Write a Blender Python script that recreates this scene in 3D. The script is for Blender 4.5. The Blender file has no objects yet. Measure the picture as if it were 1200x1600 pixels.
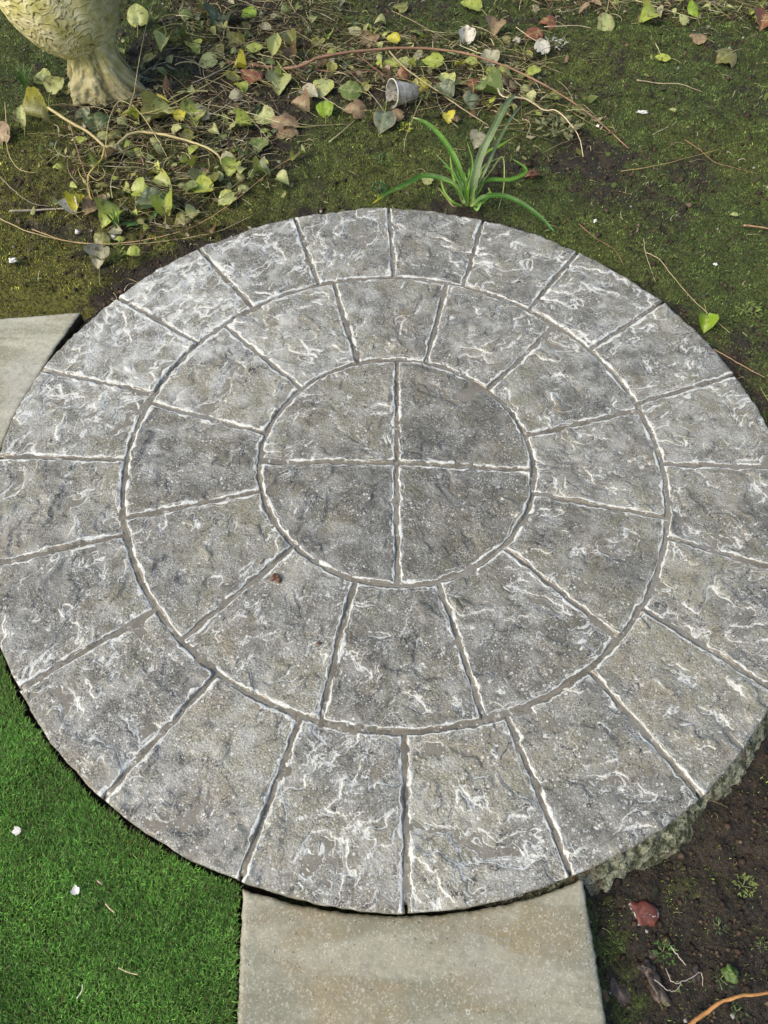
import bpy, math, random
import numpy as np
from mathutils import Vector, Matrix

# ------------------------------------------------------------ camera, sky, sun, exposure
S = bpy.context.scene
COL = S.collection
F_PX, PITCH, ROLL, YAW = 1153.2, 0.5486, 0.0476, 0.0008
CAM = np.array([-0.0231, -0.9790, 1.3796])
PHASE = 0.0532


def cam_rot():
    cx, sx = math.cos(PITCH), math.sin(PITCH)
    cr, sr = math.cos(ROLL), math.sin(ROLL)
    cy, sy = math.cos(YAW), math.sin(YAW)
    Rx = np.array([[1, 0, 0], [0, cx, -sx], [0, sx, cx]])
    Rz = np.array([[cr, -sr, 0], [sr, cr, 0], [0, 0, 1]])
    Ry = np.array([[cy, -sy, 0], [sy, cy, 0], [0, 0, 1]])
    return Ry @ Rx @ Rz


CR = cam_rot()
cam_data = bpy.data.cameras.new('camera')
cam = bpy.data.objects.new('camera', cam_data)
COL.objects.link(cam)
M4 = Matrix([list(CR[0]) + [CAM[0]], list(CR[1]) + [CAM[1]], list(CR[2]) + [CAM[2]], [0, 0, 0, 1]])
cam.matrix_world = M4
cam_data.sensor_fit = 'VERTICAL'
cam_data.sensor_height = 36.0
cam_data.lens = 36.0 * F_PX / 1600.0
cam_data.clip_start = 0.02
cam_data.clip_end = 500
S.camera = cam

SUN_EL, SUN_AZ = math.radians(43), math.radians(-122)      # azimuth measured from +Y towards +X
world = bpy.data.worlds.new('World')
S.world = world
world.use_nodes = True
wn = world.node_tree
bg = wn.nodes['Background']
sky = wn.nodes.new('ShaderNodeTexSky')
sky.sky_type = 'NISHITA'
sky.sun_disc = False
sky.sun_elevation = SUN_EL
sky.sun_rotation = SUN_AZ
sky.dust_density = 4.5
sky.air_density = 1.0
sky.ozone_density = 1.0
wn.links.new(sky.outputs[0], bg.inputs[0])
bg.inputs[1].default_value = 0.15
sun_data = bpy.data.lights.new('sun', 'SUN')
sun_data.energy = 1.35
sun_data.angle = math.radians(32)
sun_data.color = (1.0, 0.92, 0.78)
sun = bpy.data.objects.new('sun', sun_data)
COL.objects.link(sun)
sd = Vector((math.sin(SUN_AZ) * math.cos(SUN_EL), math.cos(SUN_AZ) * math.cos(SUN_EL), math.sin(SUN_EL)))
sun.rotation_euler = sd.to_track_quat('Z', 'Y').to_euler()
sun.location = sd * 10
S.view_settings.view_transform = 'Standard'
S.view_settings.look = 'None'
S.view_settings.gamma = 1
S.view_settings.use_curve_mapping = False
S.view_settings.exposure = 0.5

rng = np.random.default_rng(11)
random.seed(5)


# ------------------------------------------------------------ image point -> world point
def W(px, py, z=0.0):
    d = CR @ np.array([(px - 600) / F_PX, -(py - 800) / F_PX, -1.0])
    t = (z - CAM[2]) / d[2]
    p = CAM + t * d
    return np.array([p[0], p[1], z])


# ------------------------------------------------------------ numpy noise
_perm = np.random.default_rng(3).permutation(4096).astype(np.int64)


def _h(ix, iy, s):
    return _perm[(_perm[(ix + s * 131) & 4095] + iy) & 4095]


def noise(x, y, s=0):
    x = np.asarray(x, float); y = np.asarray(y, float)
    ix = np.floor(x).astype(np.int64); iy = np.floor(y).astype(np.int64)
    fx = x - ix; fy = y - iy
    ux = fx * fx * fx * (fx * (fx * 6 - 15) + 10); uy = fy * fy * fy * (fy * (fy * 6 - 15) + 10)

    def g(dx, dy):
        a = _h(ix + dx, iy + dy, s) * (2 * math.pi / 4096)
        return np.cos(a) * (fx - dx) + np.sin(a) * (fy - dy)
    a = g(0, 0) * (1 - ux) + g(1, 0) * ux
    b = g(0, 1) * (1 - ux) + g(1, 1) * ux
    return (a * (1 - uy) + b * uy) * 1.5          # about -1..1


def fbm(x, y, s=0, o=4, gain=.5):
    r = 0; a = 1; t = 0
    for i in range(o):
        r = r + a * noise(x * 2 ** i, y * 2 ** i, s + i); t += a; a *= gain
    return r / t


def sm(a, b, x):
    t = np.clip((np.asarray(x, float) - a) / (b - a), 0, 1)
    return t * t * (3 - 2 * t)


# ------------------------------------------------------------ mesh helpers
def mesh_np(name, V, faces_tri=None, faces_quad=None, attrs=None, cols=None, smooth=True):
    """numpy arrays -> mesh; attrs: dict name -> float per vertex; cols: (n,3) colour per vertex"""
    me = bpy.data.meshes.new(name)
    V = np.asarray(V, np.float32)
    me.vertices.add(len(V)); me.vertices.foreach_set('co', V.ravel())
    loops = []; starts = []; n = 0
    if faces_quad is not None and len(faces_quad):
        q = np.asarray(faces_quad, np.int32); loops.append(q.ravel()); starts.append(np.arange(len(q)) * 4); n += len(q) * 4
    if faces_tri is not None and len(faces_tri):
        t = np.asarray(faces_tri, np.int32); loops.append(t.ravel()); starts.append(n + np.arange(len(t)) * 3); n += len(t) * 3
    L = np.concatenate(loops).astype(np.int32); St = np.concatenate(starts).astype(np.int32)
    me.loops.add(len(L)); me.loops.foreach_set('vertex_index', L)
    me.polygons.add(len(St)); me.polygons.foreach_set('loop_start', St)
    me.update(calc_edges=True)
    me.validate()
    if smooth:
        me.polygons.foreach_set('use_smooth', np.ones(len(me.polygons), bool))
    for k, a in (attrs or {}).items():
        at = me.attributes.new(k, 'FLOAT', 'POINT'); at.data.foreach_set('value', np.asarray(a, np.float32).ravel())
    if cols is not None:
        at = me.attributes.new('tone', 'FLOAT_COLOR', 'POINT')
        c = np.ones((len(V), 4), np.float32); c[:, :3] = cols
        at.data.foreach_set('color', c.ravel())
    return me


def grid_faces(nu, nv):
    i, j = np.meshgrid(np.arange(nu - 1), np.arange(nv - 1), indexing='ij')
    a = (i * nv + j).ravel()
    return np.stack([a, a + nv, a + nv + 1, a + 1], 1)


def link(name, me, mat, parent=None):
    o = bpy.data.objects.new(name, me)
    COL.objects.link(o)
    if mat is not None and len(me.materials) == 0:
        me.materials.append(mat)
    if parent is not None:
        o.parent = parent
    return o


def tag(o, label=None, cat=None, group=None, kind=None):
    if label: o['label'] = label
    if cat: o['category'] = cat
    if group: o['group'] = group
    if kind: o['kind'] = kind
    return o


def empty(name, loc, label, cat, group=None):
    o = bpy.data.objects.new(name, None)
    o.empty_display_size = .05
    COL.objects.link(o); o.location = loc
    return tag(o, label, cat, group)


# ------------------------------------------------------------ node helpers
class NT:
    def __init__(self, name):
        self.m = bpy.data.materials.new(name); self.m.use_nodes = True
        self.t = self.m.node_tree; self.t.nodes.clear()
        self.out = self.t.nodes.new('ShaderNodeOutputMaterial')

    def n(self, ty, **kw):
        nd = self.t.nodes.new(ty)
        for k, v in kw.items(): setattr(nd, k, v)
        return nd

    def put(self, sock, v):
        if isinstance(v, bpy.types.NodeSocket): self.t.links.new(v, sock)
        elif isinstance(v, (tuple, list)) and len(v) == 3 and sock.type == 'RGBA': sock.default_value = (*v, 1)
        else: sock.default_value = v

    def math(self, op, a, b=0.0, c=0.0, clamp=False):
        nd = self.n('ShaderNodeMath', operation=op, use_clamp=clamp)
        self.put(nd.inputs[0], a); self.put(nd.inputs[1], b); self.put(nd.inputs[2], c)
        return nd.outputs[0]

    def add(self, a, b): return self.math('ADD', a, b)
    def sub(self, a, b): return self.math('SUBTRACT', a, b)
    def mul(self, a, b): return self.math('MULTIPLY', a, b)
    def mx(self, a, b): return self.math('MAXIMUM', a, b)
    def mn(self, a, b): return self.math('MINIMUM', a, b)
    def absv(self, a): return self.math('ABSOLUTE', a)

    def ss(self, x, a, b, lo=0.0, hi=1.0):
        nd = self.n('ShaderNodeMapRange', interpolation_type='SMOOTHSTEP')
        self.put(nd.inputs['Value'], x); self.put(nd.inputs['From Min'], a); self.put(nd.inputs['From Max'], b)
        self.put(nd.inputs['To Min'], lo); self.put(nd.inputs['To Max'], hi)
        return nd.outputs[0]

    def noise(self, vec, scale, detail=2.0, rough=.5, dist=0.0):
        nd = self.n('ShaderNodeTexNoise')
        self.put(nd.inputs['Vector'], vec); self.put(nd.inputs['Scale'], scale)
        self.put(nd.inputs['Detail'], detail); self.put(nd.inputs['Roughness'], rough); self.put(nd.inputs['Distortion'], dist)
        return nd

    def vor(self, vec, scale, feature='F1', rnd=1.0):
        nd = self.n('ShaderNodeTexVoronoi', feature=feature)
        self.put(nd.inputs['Vector'], vec); self.put(nd.inputs['Scale'], scale); self.put(nd.inputs['Randomness'], rnd)
        return nd

    def mix(self, f, a, b, blend='MIX'):
        nd = self.n('ShaderNodeMix', data_type='RGBA', blend_type=blend)
        self.put(nd.inputs[0], f); self.put(nd.inputs[6], a); self.put(nd.inputs[7], b)
        return nd.outputs[2]

    def attr(self, name, out='Fac'):
        nd = self.n('ShaderNodeAttribute', attribute_name=name)
        return nd.outputs[out]

    def vadd(self, a, b, scale=None):
        if scale is not None:
            s = self.n('ShaderNodeVectorMath', operation='SCALE'); self.put(s.inputs[0], b); self.put(s.inputs['Scale'], scale); b = s.outputs[0]
        nd = self.n('ShaderNodeVectorMath', operation='ADD'); self.put(nd.inputs[0], a); self.put(nd.inputs[1], b)
        return nd.outputs[0]

    def bump(self, h, strength=.5, dist=.002, normal=None):
        nd = self.n('ShaderNodeBump'); self.put(nd.inputs['Height'], h); self.put(nd.inputs['Strength'], strength); self.put(nd.inputs['Distance'], dist)
        if normal is not None: self.put(nd.inputs['Normal'], normal)
        return nd.outputs[0]

    def bsdf(self, color, rough=.5, normal=None, spec=.5, **kw):
        b = self.n('ShaderNodeBsdfPrincipled')
        self.put(b.inputs['Base Color'], color); self.put(b.inputs['Roughness'], rough); self.put(b.inputs['Specular IOR Level'], spec)
        if normal is not None: self.put(b.inputs['Normal'], normal)
        for k, v in kw.items(): self.put(b.inputs[k.replace('_', ' ')], v)
        self.t.links.new(b.outputs[0], self.out.inputs[0])
        return b


def coords(N, rand=True):
    tc = N.n('ShaderNodeTexCoord'); p = tc.outputs['Object']
    if not rand: return p, None
    oi = N.n('ShaderNodeObjectInfo')
    cx = N.n('ShaderNodeCombineXYZ'); N.put(cx.inputs[0], N.mul(oi.outputs['Random'], 37.0)); N.put(cx.inputs[1], N.mul(oi.outputs['Random'], 91.0)); N.put(cx.inputs[2], 0.0)
    return N.vadd(p, cx.outputs[0]), oi.outputs['Random']


WHITE = (.58, .60, .57)
SLURRY = (.175, .163, .128)


# ------------------------------------------------------------ materials
def mat_stone():
    N = NT('riven_grey_paving')
    p, rnd = coords(N)
    wv = N.noise(p, 22, 3).outputs['Color']
    pw = N.vadd(p, wv, .03)
    rh = N.attr('rh'); e = N.attr('edge'); wash = N.attr('wash'); jd = N.attr('jointed')
    n60 = N.noise(pw, 70, 3).outputs['Fac']; n220 = N.noise(p, 240, 2).outputs['Fac']; n19 = N.noise(p, 21, 2).outputs['Fac']
    kd = N.attr('kd'); pda = N.attr('pd')
    wob = N.add(N.mul(N.sub(n60, .5), .0060), N.mul(N.sub(n220, .5), .0026))
    # shallow hollows that hold murky water, with a tide line
    pd_ = N.add(pda, wob)
    puddle = N.ss(pd_, .0008, -.0010)
    pres = N.ss(N.add(N.noise(p, 13, 3).outputs['Fac'], N.mul(wash, .16)), .42, .52)
    wid = N.add(.0008, N.mul(N.ss(N.noise(p, 30, 2).outputs['Fac'], .48, .72), .0042))
    lineP = N.mul(N.ss(N.absv(pd_), N.mul(wid, 1.1), N.mul(wid, .1)), N.mul(pres, N.ss(N.attr('vamt'), .0, .55)))
    # residue caught along the foot of each scarp
    kk = N.add(kd, N.mul(wob, .7))
    kw = N.mx(N.math('MULTIPLY_ADD', N.noise(p, 24, 3).outputs['Fac'], .0125, -.0048), .00005)
    va = N.attr('vamt')
    kw = N.add(kw, N.mul(wash, .0009))
    kw = N.mx(N.add(kw, N.mul(N.sub(va, .62), .0042)), .00004)
    kw = N.mul(kw, N.ss(N.add(N.noise(p, 5.5, 2).outputs['Fac'], N.mul(N.sub(va, .5), .25)), .40, .54))
    lineK = N.ss(N.absv(kk), N.mul(kw, 1.1), N.mul(kw, .15))
    halo = N.mul(N.ss(N.absv(kk), .0095, .0), N.mul(N.ss(kw, .0004, .0022), N.ss(N.noise(p, 60, 3, .65).outputs['Fac'], .36, .66)))
    halo = N.mx(halo, N.mul(N.ss(N.absv(N.sub(e, .006)), .012, .0), N.mul(jd, N.ss(N.noise(p, 55, 3, .65).outputs['Fac'], .42, .70))))
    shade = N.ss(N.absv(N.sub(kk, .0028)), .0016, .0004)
    # slurry lapping over the worn edges, with its pale tide line
    lap = N.add(.0016, N.add(N.mul(N.ss(n19, .42, .72), .0045), N.add(N.mul(N.sub(n60, .5), .0080), N.mul(N.sub(n220, .5), .0035))))
    ew = N.sub(e, lap)
    joint = N.mul(N.ss(ew, .0006, -.0006), jd)
    w2 = N.add(N.add(.0015, N.mul(wash, .0010)), N.mul(N.ss(N.noise(p, 27, 2).outputs['Fac'], .44, .68), N.add(.0030, N.mul(wash, .0045))))
    lineE = N.ss(N.absv(N.sub(ew, N.mul(w2, .55))), w2, N.mul(w2, .5))
    presE = N.ss(N.noise(p, 9, 2).outputs['Fac'], .28, .42, .55, 1.0)
    lineE = N.mul(lineE, N.mul(presE, jd))
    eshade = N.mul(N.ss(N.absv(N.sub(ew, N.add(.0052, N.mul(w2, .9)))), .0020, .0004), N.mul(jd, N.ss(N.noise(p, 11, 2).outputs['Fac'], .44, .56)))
    ew2 = N.sub(ew, N.add(.004, N.mul(n19, .008)))
    lineE2 = N.mul(N.mul(N.ss(N.absv(ew2), .0011, .0004), jd), N.ss(N.noise(p, 15, 2).outputs['Fac'], .5, .6))
    # thin winding veins of residue
    v1 = N.noise(pw, 13, 5, .58, .5).outputs['Fac']
    vw = N.math('MULTIPLY_ADD', N.noise(p, 50, 2).outputs['Fac'], .019, -.0040)
    vein = N.ss(N.absv(N.sub(v1, .5)), vw, N.mul(vw, .3))
    vm = N.ss(N.add(N.noise(p, 15, 2).outputs['Fac'], N.mul(wash, .16)), .52, .60)
    vein = N.mul(vein, N.mul(vm, N.ss(va, .1, .7)))
    v2 = N.noise(pw, 34, 4, .6, .8).outputs['Fac']
    vein2 = N.mul(N.ss(N.absv(N.sub(v2, .5)), .012, .004), N.ss(N.add(N.noise(p, 12, 3).outputs['Fac'], N.mul(wash, .24)), .55, .70))
    vein2 = N.mul(vein2, N.ss(va, .1, .7))
    # granular speckle
    mpr = N.n('ShaderNodeMapping'); N.put(mpr.inputs['Vector'], N.vadd(p, N.noise(p, 130, 2).outputs['Color'], .009)); mpr.inputs['Rotation'].default_value = (0.3, 0.2, .62)
    pr = mpr.outputs[0]
    g1 = N.noise(pr, 300, 4, .72).outputs['Fac']
    gm = N.ss(N.add(N.noise(p, 24, 3).outputs['Fac'], N.mul(wash, .10)), .38, .62)
    spk = N.mul(N.ss(g1, .54, .63), N.add(.22, N.mul(gm, .70)))
    g3 = N.noise(pr, 165, 3, .65).outputs['Fac']
    blot = N.mul(N.ss(g3, .60, .67), N.mul(gm, .55))
    dk = N.ss(N.noise(pr, 340, 3, .65).outputs['Fac'], .45, .36)
    pits = N.mul(N.ss(N.noise(p, 120, 3, .6).outputs['Fac'], .35, .29), .8)
    # little rings left by bubbles
    vo = N.vor(p, 95)
    sel = N.ss(vo.outputs['Color'], .66, .68)
    zone = N.ss(N.add(N.noise(p, 14, 2).outputs['Fac'], N.attr('low')), .50, .58)
    ring = N.mul(N.mul(N.ss(N.absv(N.sub(vo.outputs['Distance'], .19)), .085, .04), sel), N.mul(zone, .9))
    vo2 = N.vor(p, 170)
    dots = N.mul(N.mul(N.ss(vo2.outputs['Distance'], .30, .2), N.ss(vo2.outputs['Color'], .7, .72)), N.mul(zone, .8))
    # base colour
    big = N.noise(p, 5, 3).outputs['Fac']
    tint = N.attr('tint')
    base = N.mix(N.ss(big, .40, .60), (.128, .129, .106), (.198, .193, .136))
    base = N.mix(N.mul(N.ss(N.noise(p, 8, 3).outputs['Fac'], .52, .68), .55), base, (.215, .185, .120))
    base = N.mix(N.mul(N.ss(N.noise(p, 33, 4, .65).outputs['Fac'], .44, .64), .45), base, (.26, .255, .225))
    base = N.mix(N.mul(N.ss(N.noise(pw, 44, 4, .7).outputs['Fac'], .46, .34), .5), base, (.060, .060, .058))
    base = N.mix(1.0, base, N.n('ShaderNodeCombineColor').outputs[0], 'MULTIPLY') if False else base
    tv = N.math('MULTIPLY_ADD', tint, 1.0, .48)
    cc = N.n('ShaderNodeCombineColor'); [N.put(cc.inputs[q], tv) for q in range(3)]
    base = N.mix(1.0, base, cc.outputs[0], 'MULTIPLY')
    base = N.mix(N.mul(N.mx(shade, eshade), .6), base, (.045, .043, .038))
    base = N.mix(N.mul(dk, .9), base, (.022, .021, .018))
    base = N.mix(pits, base, (.018, .018, .016))
    # hairline dark faults
    fl = N.ss(N.absv(N.sub(N.noise(pw, 9, 4, .6, .4).outputs['Fac'], .5)), .010, .003)
    base = N.mix(N.mul(fl, N.ss(N.noise(p, 12, 2).outputs['Fac'], .48, .54)), base, (.035, .035, .033))
    film = N.mul(N.ss(N.noise(pw, 20, 4, .6).outputs['Fac'], .42, .70), N.add(.12, N.mul(wash, .72)))
    col = N.mix(N.mx(film, N.mul(halo, .48)), base, WHITE)
    col = N.mix(spk, col, WHITE)
    col = N.mix(blot, col, WHITE)
    wet = N.mx(N.mul(puddle, N.add(.55, N.mul(N.noise(p, 16, 3).outputs['Fac'], .4))), joint)
    col = N.mix(wet, col, SLURRY)
    col = N.mix(N.mx(ring, dots), col, WHITE)
    wh = N.mx(N.mul(lineK, .80), N.mx(N.mul(lineP, .85), N.mx(N.mx(N.mul(lineE, .92), N.mul(lineE2, .6)), N.mx(N.mul(vein, .6), N.mul(vein2, .5)))))
    wh = N.mul(wh, N.add(.8, N.mul(N.ss(g3, .3, .5), .2)))
    col = N.mix(N.mul(wh, .93), col, (.66, .69, .65))
    # darker mottled brown-olive sides below the top edge
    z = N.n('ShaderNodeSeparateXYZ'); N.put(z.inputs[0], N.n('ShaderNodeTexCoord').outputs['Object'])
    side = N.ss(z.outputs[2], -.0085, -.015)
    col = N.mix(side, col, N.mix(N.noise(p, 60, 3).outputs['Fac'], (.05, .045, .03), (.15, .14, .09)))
    h = N.add(N.mul(g1, .4), N.add(N.mul(n220, .6), N.mul(n60, .8)))
    h = N.mul(h, N.sub(1.0, wet))
    h = N.add(h, N.mul(wh, .25))
    nrm = N.bump(h, .72, .0045)
    damp = N.ss(N.noise(p, 10, 3).outputs['Fac'], .46, .62)
    rough = N.sub(N.math('MULTIPLY_ADD', wet, -.32, .50), N.mul(damp, .15))
    rough = N.add(rough, N.mul(wh, .1))
    N.bsdf(col, rough, nrm, .5)
    return N.m


def mat_slurry():
    N = NT('wet_slurry_in_joints')
    p, _ = coords(N, False)
    n = N.noise(p, 40, 4, .6).outputs['Fac']
    col = N.mix(N.ss(n, .35, .65), (.205, .192, .152), (.115, .106, .080))
    big = N.noise(p, 2.2, 2).outputs['Fac']
    col = N.mix(N.ss(big, .4, .65), col, (.20, .195, .165))
    col = N.mix(N.mul(N.ss(N.noise(p, 260, 2, .6).outputs['Fac'], .58, .68), .45), col, (.34, .33, .29))
    col = N.mix(N.mul(N.ss(N.noise(p, 150, 3, .6).outputs['Fac'], .40, .32), .6), col, (.05, .045, .03))
    flo = N.mul(N.ss(N.noise(p, 70, 4, .65, .5).outputs['Fac'], .58, .66), N.ss(N.noise(p, 9, 2).outputs['Fac'], .42, .55))
    col = N.mix(N.mul(flo, .75), col, WHITE)
    N.bsdf(col, N.add(.14, N.mul(N.ss(n, .4, .7), .2)), N.bump(N.noise(p, 120, 4, .6).outputs['Fac'], .35, .002), .5)
    return N.m


def mat_slab(name, warm, gain=1.0):
    N = NT(name)
    p, rnd = coords(N)
    mp = N.n('ShaderNodeMapping'); N.put(mp.inputs['Vector'], p); mp.inputs['Rotation'].default_value = (0, 0, .35); mp.inputs['Scale'].default_value = (1.6, 8, 1)
    st = N.noise(mp.outputs[0], 2.6, 5, .55, .4).outputs['Fac']
    big = N.noise(p, 6, 3).outputs['Fac']
    col = N.mix(N.ss(st, .38, .62), (.31, .305, .225), (.195, .197, .138))
    col = N.mix(N.mul(N.ss(N.add(N.mul(st, .5), N.mul(big, .5)), .47, .60), warm), col, (.26, .222, .130))
    col = N.mix(N.mul(N.ss(N.noise(p, 3.1, 2).outputs['Fac'], .5, .62), .55), col, (.30, .305, .27))
    vo = N.vor(p, 170)
    drop = N.mul(N.ss(vo.outputs['Distance'], .24, .12), N.ss(vo.outputs['Color'], .70, .76))
    vo3 = N.vor(p, 60)
    ring = N.mul(N.ss(N.absv(N.sub(vo3.outputs['Distance'], .17)), .06, .025), N.ss(vo3.outputs['Color'], .86, .87))
    spk = N.mul(N.ss(N.noise(p, 300, 2, .6).outputs['Fac'], .54, .66), .6)
    dk = N.mul(N.ss(N.noise(p, 150, 3, .6).outputs['Fac'], .36, .28), .7)
    pw = N.vadd(p, N.noise(p, 22, 3).outputs['Color'], .03)
    v = N.mul(N.ss(N.absv(N.sub(N.noise(pw, 12, 3, .55, .5).outputs['Fac'], .5)), .005, .001), N.ss(N.noise(p, 9, 2).outputs['Fac'], .5, .6))
    col = N.mix(dk, col, (.06, .06, .05))
    col = N.mix(N.mx(spk, N.mul(v, .35)), col, (.50, .50, .43))
    col = N.mix(N.mul(N.mx(N.mul(drop, .6), N.mul(ring, .5)), N.ss(N.noise(p, 17, 3).outputs['Fac'], .42, .66)), col, (.68, .69, .66))
    gg = N.n('ShaderNodeCombineColor'); [N.put(gg.inputs[q], gain) for q in range(3)]
    col = N.mix(1.0, col, gg.outputs[0], 'MULTIPLY')
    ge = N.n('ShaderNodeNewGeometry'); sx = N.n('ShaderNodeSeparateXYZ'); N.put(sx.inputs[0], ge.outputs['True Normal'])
    col = N.mix(N.ss(sx.outputs[2], .75, .45), col, N.mix(N.noise(p, 70, 3).outputs['Fac'], (.012, .010, .007), (.06, .052, .035)))  # side faces painted dark, standing in for shade in the gap
    col = N.mix(N.mul(N.ss(N.noise(p, 75, 4, .65).outputs['Fac'], .50, .64), .35), col, (.14, .14, .10))
    h = N.add(N.mul(N.noise(p, 160, 4, .6).outputs['Fac'], .6), N.noise(p, 28, 3).outputs['Fac'])
    N.bsdf(col, .42, N.bump(h, .45, .003), .45)
    return N.m


def mat_tone(name, rough=.5, spec=.4, trans=0.0, spots=0.0, scale=60, bumpy=.0):
    N = NT(name)
    p, rnd = coords(N)
    c = N.attr('tone', 'Color')
    if spots:
        n = N.noise(p, scale, 4, .65).outputs['Fac']
        c = N.mix(N.mul(N.ss(n, .52, .68), spots), c, (.10, .07, .025))
        c = N.mix(N.mul(N.ss(n, .46, .33), spots * .6), c, (.42, .42, .20))
        c = N.mix(N.mul(N.ss(N.noise(p, scale * 4, 2).outputs['Fac'], .64, .70), spots), c, (.04, .03, .015))
    nrm = N.bump(N.noise(p, scale * 2, 3).outputs['Fac'], bumpy, .002) if bumpy else None
    b = N.bsdf(c, rough, nrm, spec)
    if trans:
        tr = N.n('ShaderNodeBsdfTranslucent'); N.put(tr.inputs[0], c)
        ms = N.n('ShaderNodeMixShader'); ms.inputs[0].default_value = trans
        N.t.links.new(b.outputs[0], ms.inputs[1]); N.t.links.new(tr.outputs[0], ms.inputs[2]); N.t.links.new(ms.outputs[0], N.out.inputs[0])
    return N.m


def mat_ground():
    N = NT('damp_soil_with_moss')
    p, _ = coords(N, False)
    moss = N.attr('moss'); warm = N.attr('warm')
    n = N.noise(p, 130, 4, .65).outputs['Fac']; n2 = N.noise(p, 420, 2, .6).outputs['Fac']; n3 = N.noise(p, 28, 4, .6).outputs['Fac']
    soil = N.mix(N.ss(n, .35, .65), (.011, .009, .006), (.044, .035, .024))
    soil = N.mix(N.mul(N.ss(n3, .5, .66), .6), soil, (.060, .044, .029))
    ms = N.mix(N.ss(n, .32, .66), (.016, .024, .006), (.085, .110, .026))
    ms2 = N.mix(N.ss(n, .32, .66), (.028, .032, .006), (.15, .15, .028))
    ms = N.mix(warm, ms, ms2)
    k = N.ss(N.add(moss, N.mul(N.sub(n3, .5), .9)), .35, .65)
    col = N.mix(k, soil, ms)
    col = N.mix(N.mul(N.ss(n2, .64, .72), .55), col, (.26, .23, .13))
    col = N.mix(N.mul(N.ss(N.noise(p, 260, 3, .6).outputs['Fac'], .38, .28), .8), col, (.008, .007, .004))
    h = N.add(N.mul(n, 1.0), N.mul(n2, .5))
    N.bsdf(col, .72, N.bump(h, .9, .008), .35)
    return N.m


def mat_concrete_bed():
    N = NT('crumbling_mossy_mortar')
    p, _ = coords(N)
    n = N.noise(p, 45, 5, .65).outputs['Fac']; n2 = N.noise(p, 160, 3, .6).outputs['Fac']
    c = N.mix(N.ss(n, .4, .6), (.05, .058, .028), (.27, .28, .19))
    c = N.mix(N.mul(N.ss(N.noise(p, 14, 3).outputs['Fac'], .56, .64), .5), c, (.15, .10, .06))
    c = N.mix(N.mul(N.ss(n2, .6, .7), .7), c, (.5, .5, .4))
    c = N.mix(N.ss(n2, .42, .32), c, (.015, .015, .008))
    N.bsdf(c, .7, N.bump(N.add(n, n2), .9, .008), .3)
    return N.m


def mat_statue():
    N = NT('lichen_cast_stone')
    p, _ = coords(N)
    z = N.n('ShaderNodeSeparateXYZ'); N.put(z.inputs[0], p)
    cav = N.attr('cav')
    n = N.noise(p, 30, 4, .6).outputs['Fac']; n2 = N.noise(p, 140, 3, .6).outputs['Fac']
    c = N.mix(N.ss(n, .38, .62), (.56, .52, .22), (.74, .70, .42))
    c = N.mix(N.mul(N.ss(N.noise(p, 11, 3).outputs['Fac'], .5, .62), .6), c, (.36, .36, .09))
    c = N.mix(N.attr('grime_shade'), c, N.mix(n, (.10, .095, .04), (.30, .27, .15)))
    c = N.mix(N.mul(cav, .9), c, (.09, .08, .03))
    c = N.mix(N.mul(N.ss(n2, .62, .72), .4), c, (.66, .64, .48))
    c = N.mix(N.ss(N.noise(p, 190, 2).outputs['Fac'], .30, .25), c, (.05, .045, .02))
    N.bsdf(c, .62, N.bump(N.add(N.mul(n2, .6), n), .35, .004), .35)
    return N.m


def mat_simple(name, c1, c2, scale=80, rough=.6, bump=.3, spec=.4, white=0.0):
    N = NT(name)
    p, _ = coords(N)
    n = N.noise(p, scale, 4, .6).outputs['Fac']
    c = N.mix(N.ss(n, .36, .64), c1, c2)
    if white:
        c = N.mix(N.mul(N.ss(N.noise(p, scale * .8, 3, .6, .5).outputs['Fac'], .58, .64), white), c, WHITE)
    N.bsdf(c, rough, N.bump(n, bump, .004), spec)
    return N.m


def mat_plastic():
    N = NT('cloudy_plastic')
    p, _ = coords(N)
    n = N.noise(p, 60, 4, .6).outputs['Fac']
    c = N.mix(N.ss(n, .45, .65), (.55, .55, .50), (.30, .27, .20))
    b = N.bsdf(c, .3, None, .5)
    tr = N.n('ShaderNodeBsdfTransparent')
    ms = N.n('ShaderNodeMixShader'); ms.inputs[0].default_value = .42
    N.t.links.new(b.outputs[0], ms.inputs[1]); N.t.links.new(tr.outputs[0], ms.inputs[2]); N.t.links.new(ms.outputs[0], N.out.inputs[0])
    return N.m


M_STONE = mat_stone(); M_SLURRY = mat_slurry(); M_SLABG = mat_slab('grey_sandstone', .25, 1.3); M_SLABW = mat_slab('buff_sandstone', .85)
M_LEAF = mat_tone('leaf_surface', .40, .45, .20, .8, 3.2, .5)
M_BLADE = mat_tone('grass_blade', .42, .4, .25)
M_SEDGE = mat_tone('sedge_blade', .42, .3, .15, .35, 45, .3)
M_MOSS = mat_tone('moss_frond', .7, .25, .2)
M_TWIG = mat_tone('twig_bark', .55, .4, 0, .3, 90, .4)
M_GROUND = mat_ground(); M_BED = mat_concrete_bed(); M_STATUE = mat_statue()
M_BRICK = mat_simple('red_brick', (.075, .022, .014), (.15, .045, .028), 70, .5, .4, .5, .75)
M_PEB = mat_simple('wet_pebble', (.03, .023, .018), (.085, .065, .052), 90, .45)
M_CRUMB = mat_tone('soil_crumbs', .75, .3)
M_WHITE = mat_simple('white_fleck', (.55, .55, .5), (.75, .75, .72), 120, .6)
M_SEED = mat_simple('brown_seed', (.07, .03, .015), (.19, .10, .055), 200, .35)
M_PLASTIC = mat_plastic()
M_RIM = mat_simple('white_plastic_rim', (.62, .62, .56), (.5, .48, .4), 60, .35)
M_TURFBASE = mat_simple('turf_backing', (.012, .022, .006), (.03, .045, .012), 200, .8)

# ------------------------------------------------------------ ground
R_OUT = .902


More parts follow.
